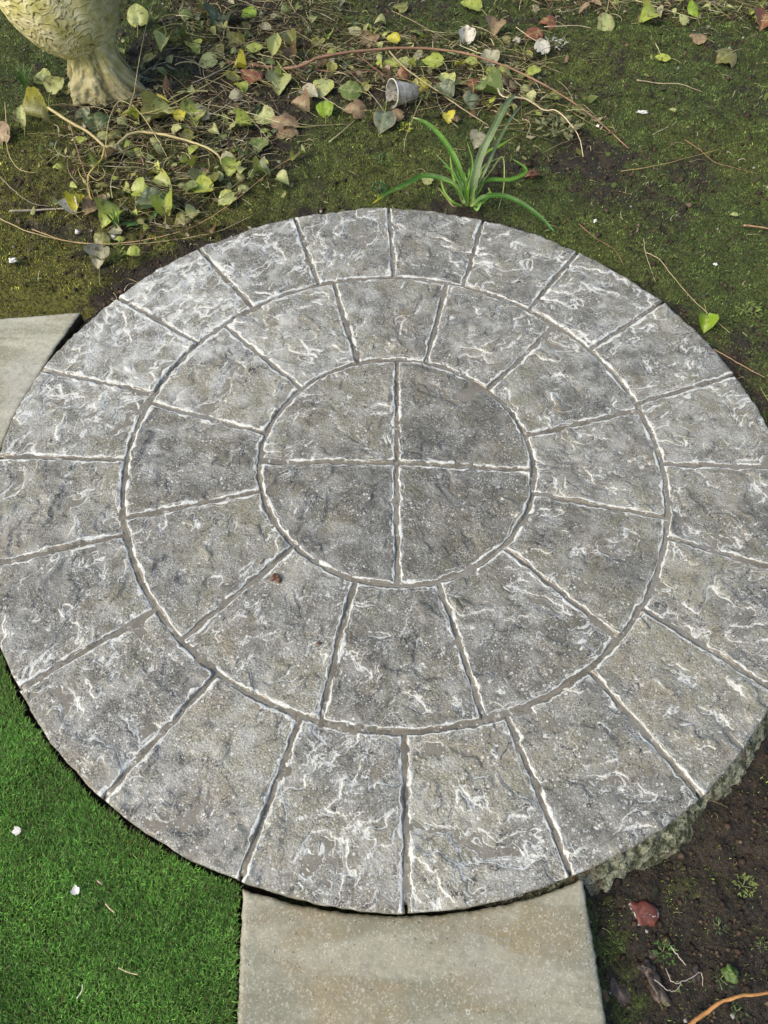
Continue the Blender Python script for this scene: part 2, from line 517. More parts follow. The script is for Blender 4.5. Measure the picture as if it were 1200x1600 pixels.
def ground_z(x, y):
    x = np.asarray(x, float); y = np.asarray(y, float)
    r = np.hypot(x, y)
    z = -.022 + .014 * fbm(x * 2.2, y * 2.2, 20, 3) + .012 * fbm(x * 9, y * 9, 30, 4) + .0055 * noise(x * 36, y * 36, 40)
    z = z + .02 * sm(.95, 1.6, r) * sm(0, .6, y)
    z = z + .006 * np.abs(noise(x * 17 + 3, y * 17, 44))
    z = z - .015 * sm(.07, .0, np.abs(r - .93)) * sm(.2, .4, y)                    # small trench along the rim
    low = sm(.35, .75, x) * sm(.30, -.30, y)                                        # low bed lower right
    low = np.maximum(low, sm(.30, .40, x) * sm(-.60, -.80, y))
    z = z - .062 * low
    z = np.where(r < .86, -.075, z)
    inside = sm(.90, .85, r)
    z = z * (1 - inside) - .075 * inside
    # below the turf and the flags
    t = sm(.0, -.1, y - .36) * sm(-.55, -.7, x)
    t = np.maximum(t, sm(-.5, -.62, y) * sm(.375, .34, x))
    t = np.maximum(t, sm(.505, .485, y + .055 * (x + .85)) * sm(-.80, -.83, x) * sm(.930, .944, r))
    z = np.where(t > 0, np.minimum(z, z * (1 - t) - .06 * t), z)
    return z


def moss_at(x, y):
    m = .70 + .62 * fbm(x * 3.1, y * 3.1, 50, 4) + .25 * fbm(x * 14, y * 14, 55, 3)
    r = np.hypot(x, y)
    m = m - .55 * sm(1.02, .90, r + .03 * noise(x * 11, y * 11, 60)) * sm(.45, .2, np.abs(x + .55)) - .22 * sm(.99, .92, r)
    m = m - .45 * sm(.4, .15, np.hypot(x + .6, (y - 2.0) * 1.1))       # dark earth behind
    m = m - .35 * sm(.55, .2, np.hypot(x + .72, (y - 1.35)))           # under the vine litter
    m = m - .25 * sm(.35, .1, np.hypot((x - .15) * .5, (y - 1.62)))    # litter band
    m = m - .50 * sm(.3, .5, x) * sm(.2, -.2, y)                        # bare bed at lower right
    m = m - .3 * sm(.3, .1, np.hypot(x - .55, y - 1.15))
    return np.clip(m, 0, 1)


def warm_at(x, y):
    w = sm(-.1, -.9, x) * sm(1.5, .7, y) + .35 * sm(.3, 0, np.hypot(x + .1, y - 1.05)) + .3 * noise(x * 2, y * 2, 70)
    return np.clip(w, 0, 1)


def axis(a, b, step, far):
    core = np.arange(a, b + 1e-6, step)
    out = []; d = step; v = b
    while v < far:
        d *= 1.25; v += d; out.append(v)
    out2 = []; d = step; v = a
    while v > -far:
        d *= 1.25; v -= d; out2.append(v)
    return np.array(out2[::-1] + list(core) + out)


gx = axis(-1.95, 1.85, .0085, 60); gy = axis(-1.3, 2.75, .0085, 60)
X, Y = np.meshgrid(gx, gy, indexing='ij')
Z = ground_z(X, Y)
V = np.stack([X, Y, Z], -1).reshape(-1, 3)
me = mesh_np('ground', V, None, grid_faces(len(gx), len(gy)), {'moss': moss_at(X, Y).ravel(), 'warm': warm_at(X, Y).ravel()})
link('ground', me, M_GROUND)['kind'] = 'structure'


def G(px, py, dz=0.0):
    p = W(px, py, -.02)
    for _ in range(4):
        z = float(ground_z(p[0], p[1])) + dz
        p = W(px, py, z)
    return p


# ------------------------------------------------------------ the round patio
patio = empty('round_patio', (0, 0, 0), 'round patio of wet grey riven stones in three rings with whitish slurry joints', 'patio')


def pol(px, py):
    p = W(px, py, 0)
    return math.hypot(p[0], p[1]), math.atan2(p[1], p[0])


in_pts = [(560, 567), (665, 567), (765, 605), (825, 680), (833, 770), (790, 857), (685, 908), (555, 908), (455, 857), (405, 768), (415, 677), (472, 607)]
mid2 = [(522, 443), (697, 447), (860, 513), (998, 640), (1040, 808), (953, 985), (755, 1120), (505, 1112), (295, 990), (200, 808), (240, 630), (360, 515)]
mid3 = [(395, 480), (495, 437), (615, 433), (725, 443), (828, 482), (922, 545), (996, 630), (1042, 725), (1043, 840), (1008, 952), (925, 1052), (792, 1118), (632, 1143), (470, 1120), (333, 1058), (238, 955), (195, 835), (195, 718), (228, 612), (300, 530)]
out3 = [(310, 388), (460, 340), (607, 322), (755, 343), (903, 393), (1035, 472), (1148, 585), None, None, None, (1096, 1245), (893, 1368), (635, 1433), (375, 1375), (160, 1248), (30, 1075), None, None, (65, 578), (185, 465)]
JW = .0032        # half width of a joint


def stone_mesh(name, P, Lu, Lv, seed, wash, openedge=None):
    """P(u,v)->(x,y) for arrays; builds a riven top with worn edges and a skirt below"""
    nu = max(8, int(Lu / .0036)); nv = max(8, int(Lv / .0036))
    # denser rows at the borders
    def ax(n): 
        t = np.linspace(0, 1, n); return t
    u, v = np.meshgrid(ax(nu), ax(nv), indexing='ij')
    x, y = P(u, v)
    # true distance to the four sides, measured on the grid itself
    du = np.hypot(np.diff(x, axis=0), np.diff(y, axis=0)); cu = np.vstack([np.zeros((1, nv)), np.cumsum(du, 0)])
    dv = np.hypot(np.diff(x, axis=1), np.diff(y, axis=1)); cv = np.hstack([np.zeros((nu, 1)), np.cumsum(dv, 1)])
    d4 = [cu, cu[-1:] - cu, cv, cv[:, -1:] - cv]
    dj = np.minimum(np.minimum(d4[0], d4[1]), d4[2]) if openedge == 'v1' else np.minimum.reduce(d4)
    d = np.minimum.reduce(d4)
    # wander of the outline
    wx = .0022 * noise(x * 28, y * 28, seed) + .001 * noise(x * 90, y * 90, seed + 3); wy = .0022 * noise(x * 28 + 9, y * 28, seed + 1)
    f = sm(.03, 0, d)
    x = x + wx * f; y = y + wy * f
    # riven relief: warped ridges running roughly one way per stone, broken into low scarps
    rs = np.random.default_rng(seed)
    a = rs.uniform(-.9, .9) + (.5 if x.mean() < 0 else -.3)
    ca, sa = math.cos(a), math.sin(a)
    ofs = rs.uniform(-40, 40, 2); nlev = rs.uniform(1.7, 2.7); tw = rs.uniform(.02, .045)

    def kf(x, y):
        xr = ca * x + sa * y + ofs[0]; yr = -sa * x + ca * y + ofs[1]
        qx = xr + tw * noise(xr * 11, yr * 11, 5) + .010 * noise(xr * 38, yr * 38, 12)
        qy = yr + tw * noise(xr * 11 + 4, yr * 11, 6) + .010 * noise(xr * 38 + 7, yr * 38, 13)
        return fbm(qx * 6.5, qy * 14, 7, 5, .52)
    h = kf(x, y); dl = .0012
    gh = np.hypot(kf(x + dl, y) - h, kf(x, y + dl) - h) / dl + 3.0
    k = h * nlev + .5
    fr = k - np.floor(k)
    kd = np.where(fr < .5, fr, fr - 1) / (gh * nlev)
    terr = (np.floor(k) + sm(.0, .16, fr)) / nlev
    rh = .35 * h + .65 * (terr - .5 / nlev) + .10 * fbm(x * 34 + ofs[0], y * 52, 15, 3)
    thr = -.40 + rs.uniform(-.07, .07)
    pd = (h + .10 * noise(x * 60, y * 60, 14) - thr) / gh
    z = .0105 * rh - .0004 + .0007 * noise(x * 130, y * 130, 9)
    z = -.0023 + np.logaddexp(0, (z + .0023) * 1600) / 1600      # the low parts stay just above the slurry
    ed = d + .0030 * noise(x * 55, y * 55, seed + 7) + .0014 * noise(x * 150, y * 150, seed + 8)
    z = z - .0034 * sm(.0045, -.001, ed) - .0008 * sm(.03, 0, ed)
    n = nu * nv
    V = np.stack([x, y, z], -1).reshape(-1, 3)
    Q = grid_faces(nu, nv)
    idx = np.arange(n).reshape(nu, nv)
    rim = np.concatenate([idx[:, 0], idx[-1, 1:], idx[::-1, -1][1:], idx[0, ::-1][1:-1]])
    # skirt, slightly undercut
    cxy = V[:, :2].mean(0)
    lo = V[rim].copy(); dv_ = lo[:, :2] - cxy; dv_ /= np.linalg.norm(dv_, axis=1)[:, None] + 1e-9
    m1 = lo.copy(); m1[:, :2] += dv_ * .0010 ; m1[:, 2] -= .006
    m2 = lo.copy(); m2[:, :2] += dv_ * (.0008 + .002 * noise(lo[:, 0] * 60, lo[:, 1] * 60, 3)[:, None]); m2[:, 2] = -.026
    lo[:, 2] = -.040; lo[:, :2] -= dv_ * .004
    k = len(rim)
    V = np.vstack([V, m1, m2, lo])
    r0 = rim; rings = [r0, n + np.arange(k), n + k + np.arange(k), n + 2 * k + np.arange(k)]
    for A, B in zip(rings, rings[1:]):
        Q = np.vstack([Q, np.stack([A, np.roll(A, -1), np.roll(B, -1), B], 1)[:, ::-1]])
    at = lambda a, fill: np.concatenate([a.ravel(), np.full(3 * k, fill)])
    jt = np.ones_like(dj)
    me = mesh_np(name, V, None, Q, {'rh': at(rh, .5), 'kd': at(np.clip(kd, -.05, .05), .05), 'pd': at(np.clip(pd, -.05, .05), .05), 'vamt': at(np.full_like(dj, vein_of(x.mean(), y.mean(), seed)), 0), 'low': at(.19 * sm(-.2, -.7, y) * sm(.2, .7, np.hypot(x, y)), 0), 'tint': at(np.full_like(dj, tint_of(x.mean(), y.mean(), seed)), .5), 'edge': at(dj, 0.0), 'wash': at(np.full_like(dj, 1) * wash(x, y), 0), 'jointed': at(jt, 0.0)})
    # make sure top faces up
    if me.polygons[0].normal.z < 0: me.flip_normals()
    return me


def vein_of(x, y, seed):
    r = math.hypot(x, y); v = .33 + np.random.default_rng(seed + 17).uniform(-.22, .28)
    if r < .28: v = (.12 if x > 0 else .42) if y > 0 else (.05 if x > 0 else .22)
    if r > .62: v += .18
    v += .60 * max(0, 1 - math.hypot(x + .6, y - .42) / .5) + .5 * max(0, 1 - math.hypot(x - .5, y - .50) / .35)
    return v


def tint_of(x, y, seed):
    r = math.hypot(x, y); t = .5 + np.random.default_rng(seed + 7).uniform(-.22, .22)
    if r < .28: t += -.30 if x > 0 else (-.02 if y > 0 else -.12)
    if x > .4 and y < .1: t += .06
    return t


def wash(x, y):
    a = np.arctan2(y, x); r = np.hypot(x, y)
    w = .25 + .75 * sm(1.0, .0, np.hypot(x + .62, y - .40) / .65)
    w = np.maximum(w, .55 * sm(.35, .0, np.hypot(x - .45, y - .52)))
    w = w * (1 - .6 * sm(.35, .25, r)) + .25 * noise(x * 4, y * 4, 77)
    w = w - .25 * sm(.1, .5, x) * sm(.1, -.3, y)
    return np.clip(w, 0, 1)


def sector(Ja, Jb, seed, name='paving_stone', outer=False):
    """Ja/Jb: joint lines ((r0,a0),(r1,a1)); Ja is the more anticlockwise one"""
    (ra0, aa0), (ra1, aa1) = Ja; (rb0, ab0), (rb1, ab1) = Jb
    while aa0 < ab0: aa0 += 2 * math.pi
    while aa1 < ab1: aa1 += 2 * math.pi
    if aa0 - ab0 > math.pi: aa0 -= 2 * math.pi
    if aa1 - ab1 > math.pi: aa1 -= 2 * math.pi

    def P(u, v):
        g = 1.0 if not outer else 0.0
        r0 = (ra0 * u + rb0 * (1 - u)) + (JW if not outer else JW * .9)
        r1 = (ra1 * u + rb1 * (1 - u)) - (JW if not outer else 0)
        r = r0 + (r1 - r0) * v
        vv = (r - .5 * (ra0 + rb0)) / (.5 * (ra1 + rb1) - .5 * (ra0 + rb0))
        A = aa0 + (aa1 - aa0) * vv - JW / r
        B = ab0 + (ab1 - ab0) * vv + JW / r
        a = B + (A - B) * u
        return r * np.cos(a), r * np.sin(a)
    rm = .5 * (ra0 + ra1)
    Lu = abs(aa1 - ab1) * ra1; Lv = ra1 - ra0
    o = link(name, stone_mesh(name, P, Lu, Lv, seed, wash, 'v1' if outer else None), M_STONE, patio)
    return o


R1, R2 = .3125, .6115
J2 = [((R1, pol(*a)[1]), (R2, pol(*b)[1])) for a, b in zip(in_pts, mid2)]
for k in range(12):
    sector(J2[k], J2[(k + 1) % 12], 100 + k)
J3 = []
for k in range(20):
    b = mid3[k]; c = out3[k]
    ang = math.radians(126 - 18 * k) + PHASE
    r3, a3 = pol(*c) if c else (R_OUT, ang - .012)
    J3.append(((R2 + .001, pol(*b)[1]), (min(max(r3, .897), .908), a3)))
for k in range(20):
    sector(J3[k], J3[(k + 1) % 20], 200 + k, outer=True)

# the four stones of the centre
cx_, cy_ = W(620, 723)[:2]
arms = [W(829, 735), W(620, 568), W(412, 722), W(621, 908)]
for k in range(4):
    A0 = arms[k][:2]; A1 = arms[(k + 1) % 4][:2]
    C0 = np.array([cx_, cy_])
    d0 = (A0 - C0) / np.linalg.norm(A0 - C0); d1 = (A1 - C0) / np.linalg.norm(A1 - C0)
    corner = C0 + (d0 + d1) * JW
    Rq = R1 - JW
    # where the offset sides meet the arc
    def hit(o, d):
        b = o @ d; c = o @ o - Rq * Rq
        return o + d * (-b + math.sqrt(b * b - c))
    E0 = hit(corner, d0); E1 = hit(corner, d1)
    a0 = math.atan2(E0[1], E0[0]); a1 = math.atan2(E1[1], E1[0])
    if a1 < a0: a1 += 2 * math.pi

    def P(u, v, corner=corner, a0=a0, a1=a1):
        # square-ish map of the quadrant: sides d0 and d1 meet at the corner, arc opposite
        a = a0 + (a1 - a0) * u
        ax_, ay_ = Rq * np.cos(a), Rq * np.sin(a)
        w = .012 + .988 * v
        return corner[0] + (ax_ - corner[0]) * w, corner[1] + (ay_ - corner[1]) * w
    link('paving_stone', stone_mesh('paving_stone', P, Rq * 1.57, Rq, 300 + k, wash), M_STONE, patio)

# slurry that fills the joints
gj = np.arange(-.9, .9001, .006)
X, Y = np.meshgrid(gj, gj, indexing='ij')
r = np.hypot(X, Y)
Z = -.0029 + .0004 * noise(X * 9, Y * 9, 90) + .0004 * noise(X * 60, Y * 60, 91) - .012 * sm(.888, .899, r)
Q = grid_faces(len(gj), len(gj))
keep = (r.ravel()[Q] < .898).all(1)
me = mesh_np('joint_slurry', np.stack([X, Y, Z], -1).reshape(-1, 3), None, Q[keep])
used = np.unique(Q[keep]); remap = -np.ones(len(X.ravel()), int); remap[used] = np.arange(len(used))
me = mesh_np('joint_slurry', np.stack([X, Y, Z], -1).reshape(-1, 3)[used], None, remap[Q[keep]])
link('joint_slurry', me, M_SLURRY, patio)

# crumbling mortar bed under the rim
na, nr = 1700, 34
A, T = np.meshgrid(np.linspace(0, 2 * math.pi, na), np.linspace(0, 1, nr), indexing='ij')
bulge = .5 + .5 * noise(np.cos(A) * 7, np.sin(A) * 7, 95)
lowside = sm(-1.5, -1.2, (A + math.pi) % (2 * math.pi) - math.pi) * sm(.25, -.1, (A + math.pi) % (2 * math.pi) - math.pi)
out = .886 + (.004 + (.030 + .035 * bulge) * lowside) * np.sin(T * 1.75) + .010 * lowside * T
x = out * np.cos(A); y = out * np.sin(A)
rr = out + (.008 * fbm(A * 22, T * 5, 96, 4) + .006 * noise(A * 48, T * 9, 98)) * (T > .05) * (.3 + lowside)
x = rr * np.cos(A); y = rr * np.sin(A)
z = -.030 - .065 * T + .004 * lowside * noise(A * 35, T * 8, 97)
me = mesh_np('mortar_bed', np.stack([x, y, z], -1).reshape(-1, 3), None, grid_faces(na, nr)[:, ::-1])
link('mortar_bed', me, M_BED, patio)


# ------------------------------------------------------------ flagstones beside the patio
def flag(name, P, nu, nv, mat, ztop, seed, label, thick=.035):
    u, v = np.meshgrid(np.linspace(0, 1, nu), np.linspace(0, 1, nv), indexing='ij')
    x, y = P(u, v)
    du = np.hypot(np.diff(x, axis=0), np.diff(y, axis=0)); cu = np.vstack([np.zeros((1, nv)), np.cumsum(du, 0)])
    dv = np.hypot(np.diff(x, axis=1), np.diff(y, axis=1)); cv = np.hstack([np.zeros((nu, 1)), np.cumsum(dv, 1)])
    d = np.minimum.reduce([cu, cu[-1:] - cu, cv, cv[:, -1:] - cv])
    f = sm(.03, 0, d)
    x = x + f * (.0016 * noise(x * 35, y * 35, seed) + .0014 * noise(x * 120, y * 120, seed + 4)); y = y + f * (.0016 * noise(x * 35, y * 35, seed + 1) + .0014 * noise(x * 120, y * 120, seed + 5))
    z = ztop + .0014 * fbm(x * 7, y * 16, seed, 4) - .003 * sm(.006, 0, d + .0015 * noise(x * 80, y * 80, seed + 2))
    n = nu * nv; V = np.stack([x, y, z], -1).reshape(-1, 3); Q = grid_faces(nu, nv)
    idx = np.arange(n).reshape(nu, nv)
    rim = np.concatenate([idx[:, 0], idx[-1, 1:], idx[::-1, -1][1:], idx[0, ::-1][1:-1]])
    m1 = V[rim].copy(); m1[:, 2] -= .006; lo = V[rim].copy(); lo[:, 2] = ztop - thick
    k = len(rim); V = np.vstack([V, m1, lo]); rings = [rim, n + np.arange(k), n + k + np.arange(k)]
    for A_, B_ in zip(rings, rings[1:]): Q = np.vstack([Q, np.stack([A_, np.roll(A_, -1), np.roll(B_, -1), B_], 1)[:, ::-1]])
    me = mesh_np(name, V, None, Q)
    if me.polygons[0].normal.z < 0: me.flip_normals()
    return tag(link(name, me, mat), label, 'paving slab', 'sandstone slabs beside the round patio')


ZF = -.022
bl = W(378, 1397, ZF); br = W(913, 1387, ZF); bl2 = W(370, 1600, ZF); br2 = W(948, 1600, ZF)


def Pbot(u, v):
    RR = .911
    xt = bl[0] + (br[0] - bl[0]) * u
    yt = -np.sqrt(RR ** 2 - xt ** 2)
    s = 2.6
    xb = (bl[0] + (bl2[0] - bl[0]) * s) * (1 - u) + (br[0] + (br2[0] - br[0]) * s) * u
    yb = (bl[1] + (bl2[1] - bl[1]) * s) + 0 * u
    return xt + (xb - xt) * v, yt + (yb - yt) * v


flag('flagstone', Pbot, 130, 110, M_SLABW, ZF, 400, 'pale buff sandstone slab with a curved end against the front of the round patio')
ZL = -.010
tl = W(125, 487, ZL); tl2 = W(0, 497, ZL)
dirt = (tl2 - tl)[:2]; dirt /= np.linalg.norm(dirt)


def Pleft(u, v):
    # v: along the arc side (0 = tip), u: away from the patio
    a = math.atan2(tl[1], tl[0]) + v * (math.pi + .19 - math.atan2(tl[1], tl[0]))
    RR = math.hypot(tl[0], tl[1])
    RR = RR + (.910 - RR) * np.minimum(v * 2.6, 1) ** .7
    xa = RR * np.cos(a); ya = RR * np.sin(a)
    fx = -1.42 + 0 * u
    top = tl[:2] + dirt * ((-1.42 - tl[0]) / dirt[0])
    ybot = .919 * math.sin(math.pi + .19)
    fy = top[1] + (ybot - top[1]) * v
    w = u
    return xa + (fx - xa) * w, ya + (fy - ya) * w


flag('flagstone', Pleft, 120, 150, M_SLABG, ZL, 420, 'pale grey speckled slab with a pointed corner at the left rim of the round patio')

# ------------------------------------------------------------ artificial turf
tx = np.arange(-1.6, -.205, .012); ty = np.arange(-1.45, -.16, .012)


def turf_mask(x, y):
    edge = bl[0] - .006 + (bl2[0] - bl[0]) * (y - bl[1]) / (bl2[1] - bl[1])
    r = np.hypot(x, y)
    return (r > .912 + .004 * noise(x * 30, y * 30, 12)) & (x < np.where(y < -.86, edge, 9)) & (x < -.2) & (y < -.19 + .0 * x)


X, Y = np.meshgrid(tx, ty, indexing='ij'); Z = np.full_like(X, -.036) + .002 * noise(X * 6, Y * 6, 13)
Q = grid_faces(len(tx), len(ty)); mk = turf_mask(X, Y).ravel(); keep = mk[Q].all(1)
used = np.unique(Q[keep]); remap = -np.ones(X.size, int); remap[used] = np.arange(len(used))
link('lawn', mesh_np('lawn', np.stack([X, Y, Z], -1).reshape(-1, 3)[used], None, remap[Q[keep]]), M_TURFBASE)['kind'] = 'structure'


def blades(n, x, y, z, L, wd, lean, az, cols, curve=.5, segs=2, tipcol=1.15):
    """bent tapering blades as one mesh"""
    dx, dy = np.cos(az), np.sin(az)
    side = np.stack([-dy, dx, np.zeros(n)], 1)
    ts = np.linspace(0, 1, segs + 1)
    V = []; C = []
    for i, t in enumerate(ts):
        ln = lean * (t ** (1 + curve))
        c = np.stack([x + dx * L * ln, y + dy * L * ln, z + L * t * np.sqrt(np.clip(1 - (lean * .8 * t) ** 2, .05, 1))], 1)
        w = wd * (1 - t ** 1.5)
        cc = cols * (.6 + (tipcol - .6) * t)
        if i < segs:
            V += [c - side * w[:, None] / 2, c + side * w[:, None] / 2]; C += [cc, cc]
        else:
            V += [c]; C += [cc]
    k = len(V)
    V = np.stack(V, 1).reshape(-1, 3); C = np.stack(C, 1).reshape(-1, 3)
    b = np.arange(n) * k
    Q = [np.stack([b + 2 * i, b + 2 * i + 1, b + 2 * i + 3, b + 2 * i + 2], 1) for i in range(segs - 1)]
    T = np.stack([b + 2 * (segs - 1), b + 2 * (segs - 1) + 1, b + 2 * segs], 1)
    return V, (np.vstack(Q) if Q else None), T, C


n = 560000
x = rng.uniform(-1.35, -.2, n); y = rng.uniform(-1.3, -.19, n)
m = turf_mask(x, y) & (rng.random(n) < np.where((x > -1.05) & (y > -1.2), 1, .35))
x = x[m]; y = y[m]; n = len(x)
tone = noise(x * 5, y * 5, 14) + .6 * noise(x * 14, y * 14, 15)
base = np.array([.135, .315, .058]); 
cols = base * (1 + .35 * tone[:, None]) * rng.gamma(3.5, .30, (n, 1))
br_ = rng.random(n); brownz = sm(.2, .9, noise(x * 4 + 3, y * 4, 16) + .6 * sm(.10, .0, np.abs(np.hypot(x, y) - .95)) * sm(-.9, -.5, y) * sm(-.3, -.6, x))
pale = br_ < .07; cols[pale] = np.array([.34, .44, .18]) * rng.uniform(.6, 1.2, (pale.sum(), 1))
bn = rng.random(n) < .10 + .30 * brownz; cols[bn] = np.array([.13, .115, .045]) * rng.uniform(.5, 1.4, (bn.sum(), 1))
L = rng.uniform(.008, .016, n); az = 1.4 + 1.3 * noise(x * 7, y * 7, 17) + rng.normal(0, 1.1, n)
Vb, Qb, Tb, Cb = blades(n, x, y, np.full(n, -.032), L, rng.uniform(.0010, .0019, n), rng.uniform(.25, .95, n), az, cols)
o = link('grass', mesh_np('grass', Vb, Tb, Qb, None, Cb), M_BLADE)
tag(o, 'dense bright green artificial grass pile at the lower left', 'grass', kind='stuff')


# ------------------------------------------------------------ moss, crumbs, straw
def covered(x, y):
    r = np.hypot(x, y)
    c = r < .908
    c |= (x > bl[0] - .01) & (x < br[0] + .008 + (y - br[1]) * -.09) & (y < -.84)
    c |= (x < -.80) & (y < .47 - 0.03 * (x + .85)) & (y > -.22) & (r < 2) & (x < tl[0] + .01)
    c |= (x < -.2) & (y < -.18) & (r > .9)
    return c


def inview(x, y, pad=.06):
    # keep points in and a little around the frame
    P3 = np.stack([x, y, np.zeros_like(x)], 1) - CAM
    c = P3 @ CR
    u = F_PX * c[:, 0] / -c[:, 2]; v = -F_PX * c[:, 1] / -c[:, 2]
    return (np.abs(u) < 600 * (1 + pad * 3)) & (np.abs(v) < 800 * (1 + pad * 2)) & (c[:, 2] < 0)


n = 1100000
x = rng.uniform(-1.8, 1.7, n); y = rng.uniform(-1.25, 2.5, n)
mo = moss_at(x, y)
k = ~covered(x, y) & inview(x, y) & (rng.random(n) < .10 + .95 * sm(.25, .7, mo + .25 * noise(x * 30, y * 30, 18)))
x = x[k]; y = y[k]; mo = mo[k]; n = len(x)
wm = warm_at(x, y)[:, None]
cols = (np.array([.080, .128, .030]) * (1 - wm) + np.array([.20, .20, .030]) * wm) * rng.gamma(2.0, .72, (n, 1))
cols *= np.clip(1 + .9 * noise(x * 16, y * 16, 19) + .4 * noise(x * 50, y * 50, 23), .12, 3)[:, None]
p_ = rng.random(n) < .035; cols[p_] = np.array([.30, .27, .13]) * rng.uniform(.5, 1.3, (p_.sum(), 1))
p_ = rng.random(n) < .10 * (1 - mo) + .03; cols[p_] = np.array([.10, .06, .03]) * rng.uniform(.4, 1.3, (p_.sum(), 1))
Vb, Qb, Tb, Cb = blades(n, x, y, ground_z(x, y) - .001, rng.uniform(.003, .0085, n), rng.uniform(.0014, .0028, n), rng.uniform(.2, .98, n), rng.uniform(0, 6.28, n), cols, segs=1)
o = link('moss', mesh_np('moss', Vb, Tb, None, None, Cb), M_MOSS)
tag(o, 'fine olive and dark green moss carpeting the damp soil around the patio', 'moss', kind='stuff')
print('moss', n)

# crumbs of soil and grit: squashed octahedra
n = 60000
x = rng.uniform(-1.8, 1.7, n); y = rng.uniform(-1.25, 2.5, n)
bare = 1 - moss_at(x, y)
k = ~covered(x, y) & inview(x, y) & (rng.random(n) < .12 + bare)
x = x[k]; y = y[k]; n = len(x)
s = rng.gamma(2, .0012, n) + .0012
base = np.array([[1, 0, 0], [0, 1, 0], [-1, 0, 0], [0, -1, 0], [0, 0, .7], [0, 0, -.7]], float)
V = base[None] * s[:, None, None] * rng.uniform(.6, 1.4, (n, 6, 1))
a = rng.uniform(0, 6.28, n); ca, sa = np.cos(a)[:, None], np.sin(a)[:, None]
V = np.stack([V[..., 0] * ca - V[..., 1] * sa, V[..., 0] * sa + V[..., 1] * ca, V[..., 2]], -1)
V += np.stack([x, y, ground_z(x, y) + s * .3], 1)[:, None]
T = np.array([[0, 1, 4], [1, 2, 4], [2, 3, 4], [3, 0, 4], [1, 0, 5], [2, 1, 5], [3, 2, 5], [0, 3, 5]])
T = (T[None] + (np.arange(n) * 6)[:, None, None]).reshape(-1, 3)
pal = np.array([[.035, .023, .014], [.06, .042, .026], [.10, .075, .05], [.02, .016, .01], [.30, .29, .25]])
ci = rng.choice(5, n, p=[.40, .27, .12, .195, .015])
cc = np.repeat(pal[ci] * rng.uniform(.7, 1.3, (n, 1)), 6, 0)
o = link('soil_crumbs', mesh_np('soil_crumbs', V.reshape(-1, 3), T, None, None, cc, smooth=False), M_CRUMB)
tag(o, 'dark soil crumbs and grit strewn over the bare ground', 'soil', kind='stuff')


def litter_at(x, y):
    l = 1.0 * sm(.50, .1, np.hypot(x + .75, (y - 1.20) * .9))
    l = np.maximum(l, .95 * sm(.34, .12, np.abs(y - 1.68 + .08 * x)) * sm(.75, .45, np.abs(x + .15)))
    l = np.maximum(l, .95 * sm(.2, .0, np.abs(y - 2.2)) * sm(.2, .5, x))
    l = np.maximum(l, .55 * sm(.5, .2, np.hypot(x + .55, y - 1.9)))
    l = np.maximum(l, .4 * sm(.3, .1, np.hypot(x - .45, y - 1.4)))
    l = np.maximum(l, .6 * sm(.25, .05, np.hypot(x + .72, y - .85)))
    return np.clip(l, .03, 1)


def strands(n, x, y, z, L, rad, az, cols, lift, bend):
    """thin curved three-sided stalks as one mesh"""
    ts = np.linspace(0, 1, 6)
    V = []; C = []
    for i, t in enumerate(ts):
        aa = az + bend * (t - .5)
        c = np.stack([x + np.cos(aa) * L * (t - .5), y + np.sin(aa) * L * (t - .5), z + lift * np.sin(t * 3.1)], 1)
        for j in range(3):
            b = j * 2.094
            o = np.stack([-np.sin(aa) * np.cos(b), np.cos(aa) * np.cos(b), np.full(n, math.sin(b))], 1) * (rad * (1 - .5 * t))[:, None]
            V.append(c + o); C.append(cols)
    k = len(V); V = np.stack(V, 1).reshape(-1, 3); C = np.stack(C, 1).reshape(-1, 3)
    b = np.arange(n) * k; Q = []
    for i in range(5):
        for j in range(3):
            Q.append(np.stack([b + 3 * i + j, b + 3 * i + (j + 1) % 3, b + 3 * i + 3 + (j + 1) % 3, b + 3 * i + 3 + j], 1))
    return V, np.vstack(Q), C


n = 40000
x = rng.uniform(-1.7, 1.6, n); y = rng.uniform(-1.2, 2.45, n)
k = ~covered(x, y) & inview(x, y) & (rng.random(n) < .9 * litter_at(x, y) + .02)
x = x[k]; y = y[k]; n = len(x)
pal = np.array([[.50, .46, .27], [.30, .26, .12], [.11, .065, .035], [.36, .38, .15], [.05, .04, .022], [.55, .50, .36]])
cols = pal[rng.choice(6, n, p=[.2, .26, .18, .1, .2, .06])] * rng.uniform(.6, 1.3, (n, 1))
L = rng.gamma(2.0, .018, n) + .008
big = litter_at(x, y) > .3
L = np.where(big, L * 1.9, L * .6)
cz = ground_z(x, y)
Vs, Qs, Cs = strands(n, x, y, cz + np.where(big, rng.uniform(.001, .022, n), rng.uniform(.0, .004, n)), L, rng.gamma(3, .00027, n) + .00035, rng.normal(0.1, 1.0, n), cols, rng.uniform(-.002, .012, n), rng.normal(0, .42, n))
o = link('plant_litter', mesh_np('plant_litter', Vs, None, Qs, None, Cs), M_TWIG)
tag(o, 'tangle of thin dry straw stalks and rootlets in the leaf litter', 'litter', kind='stuff')
print('straw', n)

